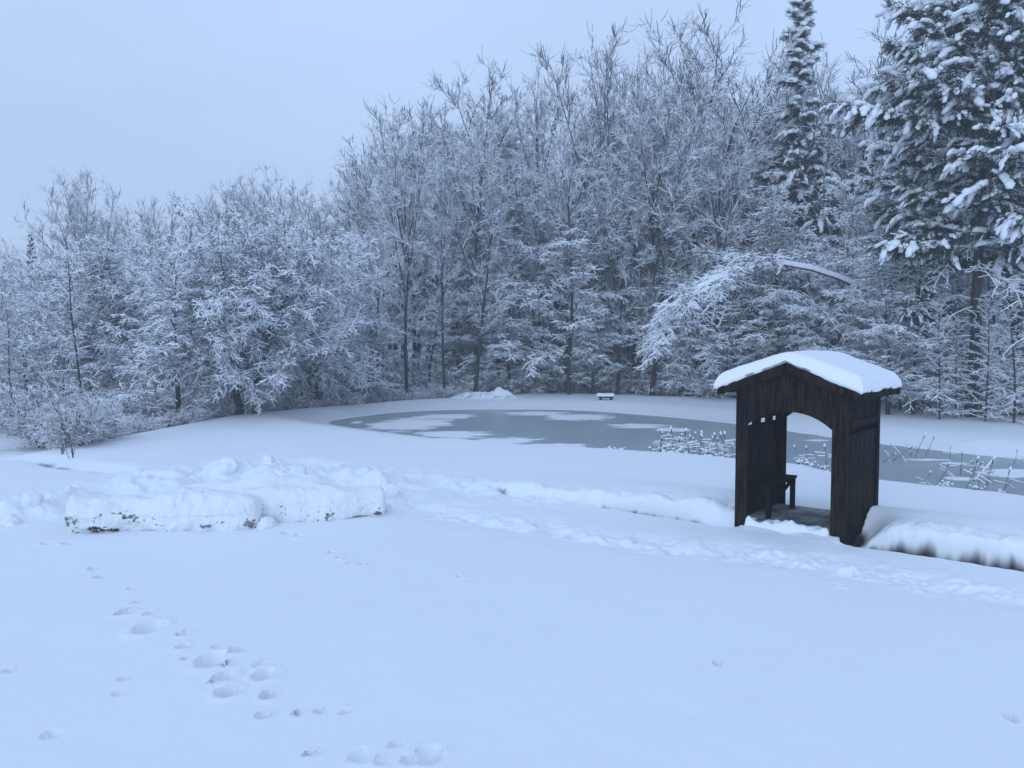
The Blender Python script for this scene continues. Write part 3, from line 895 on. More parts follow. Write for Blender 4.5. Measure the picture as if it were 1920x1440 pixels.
def blob_np(items, g, tmpl, mi=1, jit=.2):
    """items: (pos, axis dir, (len, width, height)); lumpy pillows lying along axis"""
    T = np.array(tmpl[0]); TF = np.array(tmpl[1]); TF = np.concatenate([TF, TF[:, 2:3]], 1)   # degenerate quads are turned to tris below
    Vs, Fs, off = [], [], 0
    for p, d, (a, b, c) in items:
        d = d.normalized(); x = d.cross(Z); x = x.normalized() if x.length > .05 else Vector((1, 0, 0)); u = x.cross(d)
        ph = np.array([g.uniform(0, 6) for _ in range(4)])
        k = 1 + jit * np.sin(T[:, 0] * 3.1 + ph[0]) * np.cos(T[:, 1] * 3.7 + ph[1]) + jit * .7 * np.sin(T[:, 2] * 5 + T[:, 0] * 4 + ph[2])
        Q = T * k[:, None]
        Q[:, 2] = np.where(Q[:, 2] < 0, Q[:, 2] * .55, Q[:, 2])
        W_ = np.array(p)[None] + Q[:, 0:1] * a * np.array(d)[None] + Q[:, 1:2] * b * np.array(x)[None] + Q[:, 2:3] * c * np.array(u)[None]
        Vs.append(W_); Fs.append(TF[:, :3] + off); off += len(T)
    return np.concatenate(Vs), np.concatenate(Fs)


def conifer_mesh(name, needles, blobs, twigs):
    """one mesh of mixed quads and triangles, all written as triangles"""
    Vs, Fs, ms, sm, off = [], [], [], [], 0

    def add(V, F, m, s):
        nonlocal off
        if F.shape[1] == 4:
            F = np.concatenate([F[:, [0, 1, 2]], F[:, [0, 2, 3]]]); m = np.concatenate([m, m])
        Vs.append(V); Fs.append(F + off); ms.append(m); sm.append(np.full(len(F), s)); off += len(V)
    if needles: add(*needles, False)
    if blobs: add(blobs[0], blobs[1], np.ones(len(blobs[1]), int), True)
    if twigs: add(twigs[0], twigs[1], np.where(twigs[2] == 0, 2, 1), False)
    me = mesh_np(name, np.concatenate(Vs), np.concatenate(Fs), [M_needle, M_twigsnow, M_twig], np.concatenate(ms))
    me.polygons.foreach_set("use_smooth", np.concatenate(sm)); me.update()
    return me


def pine(key, seed, H, base, reach, lean=(0, 0), dead=True, dens=1.0, blob=1.0):
    g = random.Random(seed)
    c = cfg(levels=3, nseg=[14, 8, 4], taper=[.12, .25, .4], wander=[.025, .08, .12], trop=[.0, -.02, -.14], lift=[0, .04, 0, 0], start=[base, .28, .1], dens=[4.2 * dens, 4.4, 0], ang=[(92, 45), (52, 40), (45, 40)],
            planar=[0, 1, 1], ratio=[0, .36, .4], minL=[0, .8, .45], rad=[.2, .05, .02], refL=[1, 3, 1], prof=lambda u: reach * (.72 + .5 * math.sin(u * 2.4 + .5)) * (1 - .62 * u ** 1.6),
            stems=[((0, 0, -.5), (lean[0], lean[1], 1), H, .25)])
    limbs = grow(g, c)
    deadl = []
    if dead:
        c2 = cfg(levels=4, nseg=[14, 6, 4, 2], taper=[.12, .25, .4, .5], wander=[.025, .12, .14, .16], trop=[0, -.22, -.18, -.1], start=[.06, .2, .15, .1], dens=[2.6, 1.9, 3.4, 0], ang=[(85, 95), (45, 40), (42, 40)], planar=[0, 1, 1],
                 ratio=[0, .42, .4], minL=[0, .8, .4, .25], rad=[.2, .024, .011, .007], refL=[1, 2.5, 1, .5], prof=lambda u: reach * .72 * g.uniform(.5, 1.1), stems=[])
        tp, trr, _ = limbs[0]
        k = max(3, int(len(tp) * (base + .08)))
        deadl = [l for l in grow(g, c2, (tp[:k + 1], trr[:k + 1])) if l[2] > 0]
    tuft, blobs, segs = [], [], []
    for pts, rad, lev in limbs:
        if lev == 0: continue
        n = len(pts) - 1
        start = .35 if lev == 1 else .2
        m = max(2, int((n * (3.2 if lev == 2 else 2.0)) * (1 - start)))
        L = sum((pts[i + 1] - pts[i]).length for i in range(n))
        m = max(2, int(L * (1 - start) * 6.5))
        for k in range(m):
            t = min(.999, start + (1 - start) * (k + g.random()) / m); f = t * n; i = min(n - 1, int(f))
            q = pts[i].lerp(pts[i + 1], f - i); d = (pts[i + 1] - pts[i]).normalized()
            s = g.uniform(.75, 1.2)
            off = Vector((g.gauss(0, .12), g.gauss(0, .12), 0))
            tuft.append((q + off + Vector((0, 0, -.03)), (d + Vector((0, 0, -.2))).normalized(), s * 1.5))
            if g.random() < .62:
                dd = (d + Vector((g.gauss(0, .3), g.gauss(0, .3), -.30 + g.gauss(0, .2)))).normalized()
                big = (.19 if g.random() < .2 else g.uniform(.085, .14)) * blob
                pp = q + off + Vector((0, 0, .03))
                for _ in range(g.randrange(2, 6)):
                    b_ = big * g.uniform(.75, 1.2)
                    blobs.append((pp, dd, (b_ * 1.35, b_ * .85, b_ * .72)))
                    pp = pp + dd * (b_ * 1.15) + rv(g) * .035; dd = (dd + Vector((g.gauss(0, .15), g.gauss(0, .15), -.16))).normalized()
        if lev == 2 or True:
            for i in range(n):
                segs.append((*pts[i], *pts[i + 1], rad[i], rad[i + 1], .015, .03))
    for pts, rad, lev in deadl:
        for i in range(len(pts) - 1):
            segs.append((*pts[i], *pts[i + 1], rad[i], rad[i + 1], .012, .022))
    nd = needle_tufts(tuft, g, 24, .17, .010)
    crown = conifer_mesh(key + "_crown", nd, blob_np(blobs, g, SPH0), prisms(segs, None))
    V, F = tubes([limbs[0]], 10)
    trunk = mesh_np(key + "_trunk", V, F, [M_bark], smooth=True)
    Hm = max(p.z for pts, _, _ in limbs for p in pts)
    PROTO[key] = (trunk, crown, Hm)


pine("pine_0", 301, 17.5, .36, 4.8)
pine("pine_1", 302, 16, .42, 3.6)
pine("pine_2", 303, 14, .30, 3.0, dead=False)


def spruce(key, seed, H, reach):
    g = random.Random(seed)
    c = cfg(levels=3, nseg=[14, 7, 3], taper=[.06, .25, .4], wander=[.012, .05, .10], trop=[0, -.02, -.25], lift=[0, -.10, 0, 0], start=[.1, .12, .1], dens=[6.5, 6.0, 0], ang=[(100, 50), (50, 42), (45, 40)], planar=[0, 1, 1],
            ratio=[0, .34, .4], minL=[0, .25, .2], rad=[.2, .03, .012], refL=[1, 2, .7], prof=lambda u: (reach * (1.02 - u) ** .85 + .1) * (1 + .25 * math.sin(u * 23) + .2 * math.sin(u * 41)), stems=[((0, 0, -.4), (0, 0, 1), H, .2)])
    limbs = grow(g, c)
    tuft, blobs, segs = [], [], []
    for pts, rad, lev in limbs:
        if lev == 0: continue
        n = len(pts) - 1
        for i in range(n):
            segs.append((*pts[i], *pts[i + 1], rad[i], rad[i + 1], .03, .04))
            d = (pts[i + 1] - pts[i]).normalized()
            tuft.append((pts[i].lerp(pts[i + 1], .5) - Z * .04, d, 1.1))
            if g.random() < (.7 if lev == 1 else .55):
                dd = (d + Vector((0, 0, -.3))).normalized(); b = g.uniform(.12, .22)
                blobs.append((pts[i + 1] + Z * .04, dd, (b * 1.4, b * .8, b * .6)))
    nd = needle_tufts(tuft, g, 12, .15, .014)
    crown = conifer_mesh(key + "_crown", nd, blob_np(blobs, g, SPH0), prisms(segs, None))
    V, F = tubes([limbs[0]], 8)
    PROTO[key] = (mesh_np(key + "_trunk", V, F, [M_bark], smooth=True), crown, H - .4)


spruce("spruce_0", 311, 18, 2.7)

FIRST = {}


def plant(key, name, x, y, H, label, cat, group=None, rz=0.0, wid=1.0, part=("trunk", "crown"), zb=None):
    """one tree: an empty with a trunk and a crown; repeats copy the first of their kind"""
    tm, cm, h = PROTO[key]
    z = height(x, y) if zb is None else zb
    s = H / h
    if key not in FIRST:
        o = thing(name, (x, y, z), label, cat, group, rz, (s * wid, s * wid, s))
        a = link(part[0], tm, o); b = link(part[1], cm, o)
        FIRST[key] = (o, a, b)
        return o
    o0, a0, b0 = FIRST[key]
    o = o0.copy(); COL.objects.link(o); o.name = name
    for k in ("label", "category", "group"):
        if k in o: del o[k]
    o.location = (x, y, z); o.rotation_euler = (0, 0, rz); o.scale = (s * wid, s * wid, s)
    set_props(o, label, cat, group)
    for ch in (a0, b0):
        c = ch.copy(); COL.objects.link(c); c.parent = o
    return o


def at_px(u, depth): return (u - 960) / 1598 * depth


def tree_px(key, name, u, depth, top, label, rz=0.0, wid=1.0, cat="tree", group=None):
    x = at_px(u, depth); z = height(x, depth)
    return plant(key, name, x, depth, hz(top, depth) - z, label, cat, group, rz, wid)


# prominent trees along the skyline (photo column, distance, photo row of the top)
SKY = [
    ("round_0", 172, 58, 316, 'rounded bare tree standing highest at the far left end of the skyline', .7, 0.79),
    ("broom_0", 300, 56, 358, 'narrow bare tree with a fan of bare leaders right of the leftmost high tree', 0, 1.02),
    ("tall_1", 60, 56, 452, 'low pale bare tree at the left edge beside a dark thin evergreen', 1, 1.02),
    ("tall_3", 430, 58, 338, 'bare tree rising right behind the wide two-trunked orchard tree', 2, 1.05),
    ("round_1", 520, 60, 316, 'bushy bare tree with a broad flat top on the left skyline', .3, 0.79),
    ("tall_0", 605, 58, 352, 'slim faded bare tree in the dip of the skyline', 0, 1.02),
    ("tall_2", 690, 54, 282, 'bare tree at the start of the rise where the skyline steps up', 1, 1.05),
    ("tall_3", 775, 50, 176, 'bare tree with a forked top, first of the tall ones from the left', .4, 0.92),
    ("tall_0", 905, 50, 128, 'tall bare tree with a straight trunk and tiered pointed crown', 2, 1.05),
    ("tall_4", 1012, 49, 88, 'slender bare tree with a sparse upright top right of the tiered crown', 1.2, 0.70),
    ("broom_1", 1135, 47, 58, 'tall broom-shaped bare tree with many straight upright leaders', .5, 1.05),
    ("round_0", 1312, 46, 34, 'broad round-crowned bare tree left of the snowy spruce', 2, 1.00),
    ("broom_2", 1235, 50, 110, 'bare tree filling the gap left of the round crown', 2, 0.90),
    ("tall_1", 1600, 44, 66, 'bare tree with a thin spiky top between spruce and pine', .2, 1.02),
    ("tall_4", 1420, 48, 110, 'bare tree half hidden between round crown and spruce', .2, 0.90),
    ("tall_2", 840, 52, 215, 'bare tree tucked between the forked and the tiered crowns', 3, 1.02),
    ("broom_0", 965, 53, 205, 'bare dark-stemmed tree between the tiered and the sparse crowns', 1, 0.77),
]
for key, u, dp, top, lab, rz, wid in SKY:
    tree_px(key, "bare_tree", u, dp, top, lab, rz, wid)
tree_px("spruce_0", "spruce_tree", 1492, 44, -4, "tall snowy spruce with a narrow spire on the skyline", 0, 1.05)
tree_px("pine_2", "pine_tree", 1664, 44, 44, "small-topped pine on the skyline left of the big pine", .8, .8)
tree_px("pine_2", "pine_tree", 1535, 42, 190, "snowy pine with bright clumps just right of the spruce spire", 2, .75)
tree_px("pine_0", "pine_tree", 1822, 30, -150, "big near pine with a dark trunk and heavy snow clumps", 2.6, .92)
tree_px("pine_1", "pine_tree", 1960, 27.5, -60, "pine cut by the right edge of the view, its branches reaching in", .5, .8)
tree_px("pine_0", "pine_tree", 1915, 33, -120, "tall pine behind the big near pine, filling the right edge", .9, .95)
tree_px("pine_1", "pine_tree", 1715, 31, 420, "short pine with snow-tufted low branches left of the big pine", 4, .75)
tree_px("spruce_0", "spruce_tree", 62, 48, 440, "dark thin evergreen at the far left of the wood", 2, .6)

# front row at the wood's edge
FRONT = [
    ("orchard", 463, 31.0, 372, 'wide orchard-like tree on two dark trunks at the crest left of the pond', 0.15, 1.0),
    ("droop_1", 1065, 43.0, 300, 'layered snow-laden tree with drooping sprays straight behind the pond', 0, 1.05),
    ("droop_0", 960, 44.0, 430, 'drooping snow-laden tree left of the layered one behind the pond', 2, 1.1),
    ("droop_2", 1110, 42.6, 560, 'low snow-heavy tree with white boughs above the flat bench by the far bank', 1, 1.15),
    ("droop_3", 1400, 39.5, 500, 'low dense tree with white sprays behind the shelter roof', 3, 1.25),
    ("droop_0", 1300, 41.5, 520, 'arching snow-laden tree left of the shelter roof', 4.2, 1.1),
    ("tall_2", 762, 40.5, 250, 'bare tree on a straight dark trunk left of the snowy mound', .9, .8),
    ("tall_0", 892, 42.0, 200, 'bare tree with a leaning dark stem behind the snowy mound', 4, .8),
    ("tall_4", 1068, 41.8, 235, 'bare tree on a dark trunk standing in front of the layered snowy tree', 2.2, .85),
    ("tall_4", 832, 41.8, 330, 'bare slim tree between the straight dark trunk and the leaning dark stem', .3, .7),
    ("tall_3", 1222, 42.6, 140, 'tall bare tree rising right of the flat bench', 1.7, .8),
    ("tall_1", 1158, 43.2, 300, 'bare tree close behind the flat bench, forked low', 4.0, .75),
    ("tall_4", 708, 39.2, 420, 'short bare dark-stemmed tree left of the straight dark trunk', 5.0, .7),
    ("tall_2", 1345, 41.0, 215, 'bare tree whose stem stands left of the shelter roof', .6, .8),
    ("droop_1", 690, 39.0, 560, 'drooping tree spreading over the brush right of the orchard-like tree', 5, 1.0),
    ("droop_2", 330, 30.0, 470, 'snow-laden tree with long low boughs left of the two trunks', 1.5, 1.2),
    ("droop_3", 60, 37.0, 520, 'clumped snow-laden tree at the left edge of the view', 2.6, 1.1),
    ("droop_0", 185, 37.5, 440, 'hazy drooping tree behind the brush near the left gully', .5, 1.0),
    ("droop_1", 1570, 34.5, 330, 'snow-laden tree behind the right end of the shelter roof', 3.6, .9),
    ("broom_0", 1190, 45.0, 160, 'multi-stemmed bare tree behind the flat bench of the far bank', 3, .7),
    ("droop_3", 1240, 43.5, 600, 'small snowy tree at the far bank between bench and shelter', .8, 1.2),
    ("droop_2", 1690, 33.0, 560, 'slack-branched low tree right of the shelter at the wood edge', 3.3, .9),
    ("orchard", 590, 36.5, 430, 'wide twiggy tree behind the right half of the two-trunked one', 2.2, .85),
    ("orchard", 230, 38.0, 430, 'wide pale twiggy tree left behind the two-trunked one', 4.0, .95),
    ("droop_1", 1668, 30.9, 425, "low snow-laden tree covering the foot of the leaning stem", 1.0, 1.25),
    ("droop_1", 1460, 40.5, 330, 'drooping tree right of the round crown below the spruce', 1.2, 1.0),
]
for key, u, dp, top, lab, rz, wid in FRONT:
    tree_px(key, "snowy_tree", u, dp, top, lab, rz, wid)

# the leaning tree whose snowy stem arches over to the left
tp = []
for (u, v, dp) in ((1790, 775, 33.5), (1775, 690, 33.4), (1730, 615, 33.2), (1650, 556, 33.0), (1572, 522, 32.6), (1520, 505, 32.2), (1470, 496, 31.9), (1425, 497, 31.7), (1370, 512, 31.5), (1310, 540, 31.4), (1265, 580, 31.3), (1240, 625, 31.2)):
    d = ray(u, v); t = dp / d.y; tp.append(Vector((d.x * t, dp, CAM_H + d.z * t)))
o_ = tp[0].copy(); o_.z = height(o_.x, o_.y)
tp = [p - o_ for p in tp]; tp[0].z = -.3
rad = [.09, .085, .08, .07, .064, .06, .055, .048, .040, .030, .02, .01]
g = random.Random(77)
c = cfg(levels=5, nseg=[10, 7, 4, 3, 2], taper=[.15, .2, .3, .5, .6], wander=[.07, .08, .11, .14, .16], lift=[0, .03, .02, 0, 0, 0], trop=[.0, -.16, -.16, -.12, -.08], start=[.57, .15, .12, .1], dens=[4.6, 3.4, 5.4, 8.0],
        ang=[(40, 32), (44, 36), (44, 36), (42, 34)], planar=[1, 1, 1, 1], ratio=[0, .42, .46, .5], minL=[0, .8, .4, .24, .14], prof=lambda u: 2.0 * (1 - .35 * u))
c['levels'] = 4
lm = grow(g, c, (tp, rad))
tm, cm = tree_meshes("leaning", lm, 1, .0135, .026, g, None, dict(levels=(1, 2, 3), dens=13, L=(.10, .34), ang=42, planar=.7, trop=-.14))
sg = []
for i in range(3, len(tp) - 1):
    for k in range(4):
        a, b_ = tp[i].lerp(tp[i + 1], k / 4), tp[i].lerp(tp[i + 1], (k + 1) / 4); r_ = rad[i] + (rad[i + 1] - rad[i]) * k / 4
        sg.append((*(a + Z * r_ * .12), *(b_ + Z * r_ * .12), r_ * .85, r_ * .85, r_ * .6 + .02, .14))
sV, sF, sm_ = prisms(sg, None)
o = thing("leaning_tree", o_, "leaning tree whose thick snow-covered stem arches over to the left above the shelter", "tree")
link("trunk", tm, o); link("crown", cm, o); link("snow_load", mesh_np("snow_load", sV, sF, [M_twigsnow]), o)

# the crowded wood behind (nothing tells these apart)
g = random.Random(9)
keys = ["tall_0", "tall_1", "tall_2", "tall_3", "tall_4", "broom_0", "broom_1", "round_1", "pole_0", "pole_1"]


def skyline(u):
    xs = [-200, 0, 100, 170, 230, 300, 370, 440, 520, 620, 660, 700, 775, 830, 905, 960, 1010, 1080, 1140, 1220, 1310, 1400, 1490, 1560, 1600, 1660, 1700, 1800, 2200]
    ys = [470, 460, 440, 350, 390, 370, 390, 350, 330, 370, 330, 290, 210, 250, 160, 220, 140, 150, 90, 110, 60, 110, 90, 120, 90, 100, 120, 60, 0]
    return np.interp(u, xs, ys)


n_w = 0
for dp in (46, 49, 52, 56, 60, 65, 71, 78, 86):
    u = -160 + g.uniform(0, 60)
    while u < 2080:
        edge = np.interp(u, [-200, 140, 300, 460, 620, 760, 1000, 1300, 1600, 1800, 2200], [33, 33, 35, 39, 44, 46, 48, 46, 40, 36, 31])
        if dp > edge + 1:
            top = skyline(u) + g.uniform(60, 210) + (dp - 46) * .5
            x = at_px(u, dp); z = height(x, dp)
            H = min(hz(top, dp) - z, 23)
            k = g.choice(keys)
            if H > 4:
                plant(k, "bare_tree", x, dp + g.uniform(-1.2, 1.2), H, "bare snow-dusted tree standing in the crowd of the wood beyond the pond", "tree", "bare trees crowding the wood beyond the pond", g.uniform(0, 6.28), g.uniform(.8, 1.1) * min(1.1, 15 / H), zb=z)
                n_w += 1
        u += g.uniform(55, 125) * 48 / dp * (1 if dp < 70 else 1.3)
for dp in (44.5, 47, 50, 54):
    u = -80 + g.uniform(0, 50)
    while u < 2000:
        edge = np.interp(u, [-200, 140, 300, 460, 620, 760, 1000, 1300, 1600, 1800, 2200], [33, 33, 35, 38, 41, 43.5, 46, 44, 38, 35, 31])
        d2 = edge + (dp - 44)
        x = at_px(u, d2); z = height(x, d2)
        plant(g.choice(["droop_0", "droop_1", "droop_2", "pole_0", "pole_1", "pole_2", "tall_0", "tall_2", "tall_3", "orchard"]), "snowy_tree", x, d2 + g.uniform(-.6, .6), max(3.5, min(g.uniform(5.5, 9.5), hz(skyline(u) + 70, d2) - z)), "snow-laden undergrowth tree between the trunks of the wood", "tree", "undergrowth trees between the trunks of the wood", g.uniform(0, 6.28), g.uniform(.9, 1.15), zb=z)
        u += g.uniform(130, 230)
# poles and slack-branched trees filling the dim right-hand wood
for (u, dp, top) in ((1765, 29, 560), (1850, 28.5, 540), (1905, 28, 520), (1795, 29.5, 600), (1640, 37, 420), (1700, 39, 300), (1745, 34, 470), (1770, 38, 250), (1815, 33, 430), (1850, 36, 260), (1885, 31, 420), (1905, 34, 200), (1940, 30, 330), (1600, 40, 300), (1560, 42, 330),
                     (1230, 47, 420), (1180, 48, 400), (1280, 46, 380), (820, 47, 400), (800, 44, 480), (940, 49, 380), (1150, 46, 470), (640, 42, 450), (720, 45, 430), (1350, 44, 380), (1520, 41, 400), (560, 40, 470), (400, 38, 480), (20, 36, 560), (120, 38, 520)):
    x = at_px(u, dp); z = height(x, dp)
    plant("pole_%d" % g.randrange(3), "pole_tree", x, dp, hz(top, dp) - z, "thin pole-like tree with slack snowy branches inside the wood", "tree", "thin pole trees inside the wood edge", g.uniform(0, 6.28), 1.0)

# brush along the foot of the wood
crest = [(-12.6, 22.8), (-11.8, 24.6), (-11.2, 27), (-10.2, 31.3), (-8.0, 35.2), (-5.0, 38.8), (-1.6, 41.8)]
g = random.Random(31)
P = [Vector((*a, 0)) for a in crest]
seg = [(P[i + 1] - P[i]).length for i in range(len(P) - 1)]; tot = sum(seg)
for row, (offd, n, hh) in enumerate(((.7, 28, (.45, .85)), (2.0, 24, (.9, 1.7)), (4.2, 22, (1.4, 2.6)))):
    for k in range(n):
        t = (k + g.uniform(.1, .9)) / n * tot; i = 0
        while i < len(seg) - 1 and t > seg[i]: t -= seg[i]; i += 1
        d = (P[i + 1] - P[i]).normalized(); nrm = Vector((-d.y, d.x, 0))
        q = P[i] + d * t + nrm * (offd + g.uniform(-.4, .5))
        if 960 + 1598 * q.x / q.y < 130 and q.y < 33: continue
        plant("brush_%d" % g.randrange(4), "snowy_bush", q.x, q.y, g.uniform(*hh), "twiggy snow-covered bush along the crest left of the pond", "bush", "bushes along the crest left of the pond", g.uniform(0, 6.28), g.uniform(1.0, 1.5), part=("stems", "twigs"))
for (u, dp, h) in ((980, 44, 1.6), (1040, 45, 1.4), (1180, 44.5, 1.8), (1250, 43.5, 1.5), (1310, 43, 2.0), (1330, 40.5, 1.5), (1380, 41.5, 1.6), (1450, 41, 1.8), (1640, 36.5, 1.6), (1690, 35, 2.0), (1740, 33.5, 1.3), (1780, 33, 2.0), (1830, 32, 1.7), (1870, 31.5, 2.1), (1915, 31, 1.8),
                   (1150, 46, 2.2), (1080, 46, 2.0), (900, 45, 1.8), (850, 43.5, 1.8), (1500, 41, 2.4), (1560, 40, 2.2), (1600, 38.5, 1.9), (1725, 36, 2.6), (1800, 35, 2.5), (1860, 34, 2.6), (1900, 33.5, 2.4)):
    x = at_px(u, dp)
    plant("brush_%d" % g.randrange(4), "snowy_bush", x, dp, h, "twiggy snow-dusted bush at the foot of the wood behind the pond", "bush", "bushes at the foot of the wood", g.uniform(0, 6.28), 1.3, part=("stems", "twigs"))
tree_px("gully_brush", "snowy_bush", 135, 22.3, 735, "dark reddish twiggy bush at the left gully end of the bank", 1, 1.1, "bush")

tree_px("gully_brush", "snowy_bush", 178, 23.6, 745, "brown twiggy bush second from the left gully, thinly frosted", 3, 1.2, "bush")
tree_px("gully_brush", "snowy_bush", 95, 30, 700, "tall brown twiggy bush behind the left gully", 5, 1.2, "bush")
tree_px("tall_1", "bare_tree", 4, 47, 462, "faded bare tree cut by the left edge of the view", 1, .9)

# ------------------------------------------------------------------ far bank: snowy heap and flat bench
q = gp(915, 748); zz = height(q.x, q.y + .4)
hp = thing("snow_heap", (q.x, q.y + .4, zz), "low snow-covered brush heap on the far bank left of the flat bench", "heap", scale=(1.75, 1.2, .85))
xs, ys = np.linspace(-1.25, 1.15, 70), np.linspace(-.8, .8, 40)
X, Y = np.meshgrid(xs, ys)
hh = .50 * np.exp(-((X + .15) / .62) ** 2 - (Y / .42) ** 2) + .12 * np.exp(-((X - .35) / .3) ** 2 - (Y / .3) ** 2)
hh = hh * (1 + 1.6 * fbm(X * 3.2 + 2, Y * 3.2, 4)) + .16 * np.exp(-((X - .45) / .35) ** 2 - (Y / .3) ** 2) - .06
V = np.stack([X.ravel(), Y.ravel(), hh.ravel()], -1); idx = np.arange(X.size).reshape(X.shape)
F = np.stack([idx[:-1, :-1], idx[:-1, 1:], idx[1:, 1:], idx[1:, :-1]], -1).reshape(-1, 4)
link("snow_mound", mesh_np("snow_mound", V, F, [M_snow], smooth=True), hp)
m = MB(); g = random.Random(3)
for _ in range(14):
    a = Vector((g.uniform(-.7, .5), -.38 + g.uniform(-.08, .1), .05)); m.bar(a, a + Vector((g.uniform(-.3, .3), g.uniform(-.12, .1), g.uniform(.06, .24))), .010, .010)
m.build("sticks", M_weed, hp)
q = gp(1136, 750); zz = height(q.x, q.y)
be = thing("low_bench", (q.x, q.y, zz), "small dark flat bench with a snow cushion on the far bank", "bench", rz=.1)
m = MB(); m.box((-.33, -.16, .10), (.33, .16, .17)); m.build("seat", M_stone, be)
for xx in (-.24, .24):
    m = MB(); m.box((xx - .04, -.12, -.1), (xx + .04, .12, .098)); m.build("leg", M_stone, be)
snow_pad("snow_cover", -.42, .36, -.2, .2, .172, .13, be, 30, 14, .3, 2)

# ------------------------------------------------------------------ reeds
def cattail_protos():
    out = []
    for n in range(6):
        g = random.Random(500 + n)
        h = g.uniform(.5, .85); lean = g.uniform(-.12, .12)
        pts = [Vector((lean * t * t * h, 0, h * t)) for t in np.linspace(-.1, 1, 6)]
        st = MB(); st.tube(pts, [.008] * 6, 5)
        hd = MB(); top = pts[-1]; d = (pts[-1] - pts[-2]).normalized()
        hp_ = [top + d * (a * .16) for a in (0, .1, .5, .9, 1)]
        hd.tube(hp_, [.005, .012, .014, .012, .005], 7)
        cp = MB(); c = hp_[-1]; cp.blob((c.x + g.uniform(-.03, .03), 0, c.z + .02), (.035, .035, .06), 0, g)
        lv = MB()
        for k in range(g.randrange(2, 5)):
            sd = g.choice((-1, 1)); zk = h * g.uniform(.5, .9); L = g.uniform(.25, .5); y = g.uniform(-.03, .03)
            a = Vector((0, y, 0)); b = Vector((sd * .05, y, zk)); e = b + Vector((sd * L, y, g.uniform(-.25, .08) * L))
            lv.bar(a, b, .012, .006, 0); lv.bar(b, e, .016, .008, 0)
            lv.bar(b + Z * .016, b.lerp(e, .9) + Z * .016, .032, .026, 1)
        out.append((st, hd, cp, lv))
    return out


CP = []
spots = [(1238, 864), (1252, 862), (1262, 861), (1275, 862), (1284, 864), (1290, 860), (1300, 862), (1306, 866), (1312, 862), (1320, 866), (1328, 864), (1336, 867), (1345, 863), (1350, 869), (1358, 866), (1365, 870), (1372, 868), (1248, 858), (1295, 868),
         (1240, 850), (1268, 851), (1318, 853), (1340, 856), (1362, 857),
         (1500, 880), (1512, 884), (1548, 886), (1655, 868), (1672, 866), (1706, 856), (1716, 862), (1734, 858), (1760, 905), (1782, 862), (1800, 892), (1822, 884), (1835, 912), (1848, 918), (1838, 895), (1900, 872), (1725, 914), (1880, 925), (1812, 915)]
g = random.Random(55)
first = {}
for i, (u, v) in enumerate(spots):
    q = gp(u, v, ICE_Z); zz = max(ICE_Z, height(q.x, q.y)); k = i % 6
    s = g.uniform(.6, 1.05) * (.75 if u > 1600 else .85)
    lab, grp = (("frosted cattail with snow cap in the reeds left of the shelter", "cattails left of the shelter") if u < 1400 else
                ("frosted cattail seen through the shelter", "cattails seen through the shelter") if u < 1600 else ("bent snowy cattail in the pond right of the shelter", "cattails right of the shelter"))
    if k not in first:
        o = thing("cattail", (q.x, q.y, zz), lab, "reed", grp, g.uniform(-.6, .6), s)
        st, hd, cp, lv = cattail_protos()[k]
        first[k] = (o, [st.build("stem", M_reed, o), hd.build("seed_head", M_head, o), cp.build("snow_cap", M_snow, o, True), lv.build("leaf", [M_reed, M_snow], o)])
    else:
        o0, chs = first[k]; o = o0.copy(); COL.objects.link(o)
        o.location = (q.x, q.y, zz); o.rotation_euler = (g.uniform(-.2, .2), g.gauss(0, .16 if u < 1640 else .5), g.choice((0, math.pi)) + g.uniform(-.6, .6)); o.scale = (s,) * 3
        o["label"] = lab; o["group"] = grp
        for ch in chs:
            c = ch.copy(); COL.objects.link(c); c.parent = o
# snow-laden grass tufts at the water's edge
tf = []
for n in range(3):
    g2 = random.Random(600 + n); a = MB(); b = MB()
    for _ in range(16):
        an = g2.uniform(0, 6.28); L = g2.uniform(.14, .34); d = Vector((math.cos(an) * .6, math.sin(an) * .6, 1)).normalized()
        p = Vector((g2.gauss(0, .08), g2.gauss(0, .05), -.03)); e = p + d * L; f = e + Vector((d.x, d.y, -.3)) * (L * .5)
        a.bar(p, e, .008, .006); a.bar(e, f, .008, .006)
        if g2.random() < .8: b.blob(tuple(e + Z * .01), (.045, .04, .03), 0, g2)
    for _ in range(4): b.blob((g2.gauss(0, .10), g2.gauss(0, .06), .03), (.09, .07, .06), 0, g2)
    tf.append((a, b))
first = {}
for i, (u, v) in enumerate(((1236, 858), (1250, 864), (1275, 866), (1300, 868), (1325, 870), (1345, 872), (1365, 872), (1500, 884), (1520, 890), (1545, 890), (1730, 914), (1772, 918), (1830, 924), (1878, 930), (1145, 850), (1165, 851), (1230, 854))):
    q = gp(u, v, ICE_Z); zz = max(ICE_Z, height(q.x, q.y)); k = i % 3
    lab, grp = "snow-laden grass tuft on the near edge of the pond", "grass tufts on the near pond edge"
    if k not in first:
        o = thing("grass_tuft", (q.x, q.y, zz), lab, "grass", grp, i * 1.3, .9)
        first[k] = (o, [tf[k][0].build("blades", M_weed, o), tf[k][1].build("snow_load", M_snow, o, True)])
    else:
        o0, chs = first[k]; o = o0.copy(); COL.objects.link(o); o.location = (q.x, q.y, zz); o.rotation_euler = (0, 0, i * 1.3); s = .45 + .4 * ((i * 37) % 10) / 10; o.scale = (s,) * 3
        for ch in chs:
            c = ch.copy(); COL.objects.link(c); c.parent = o
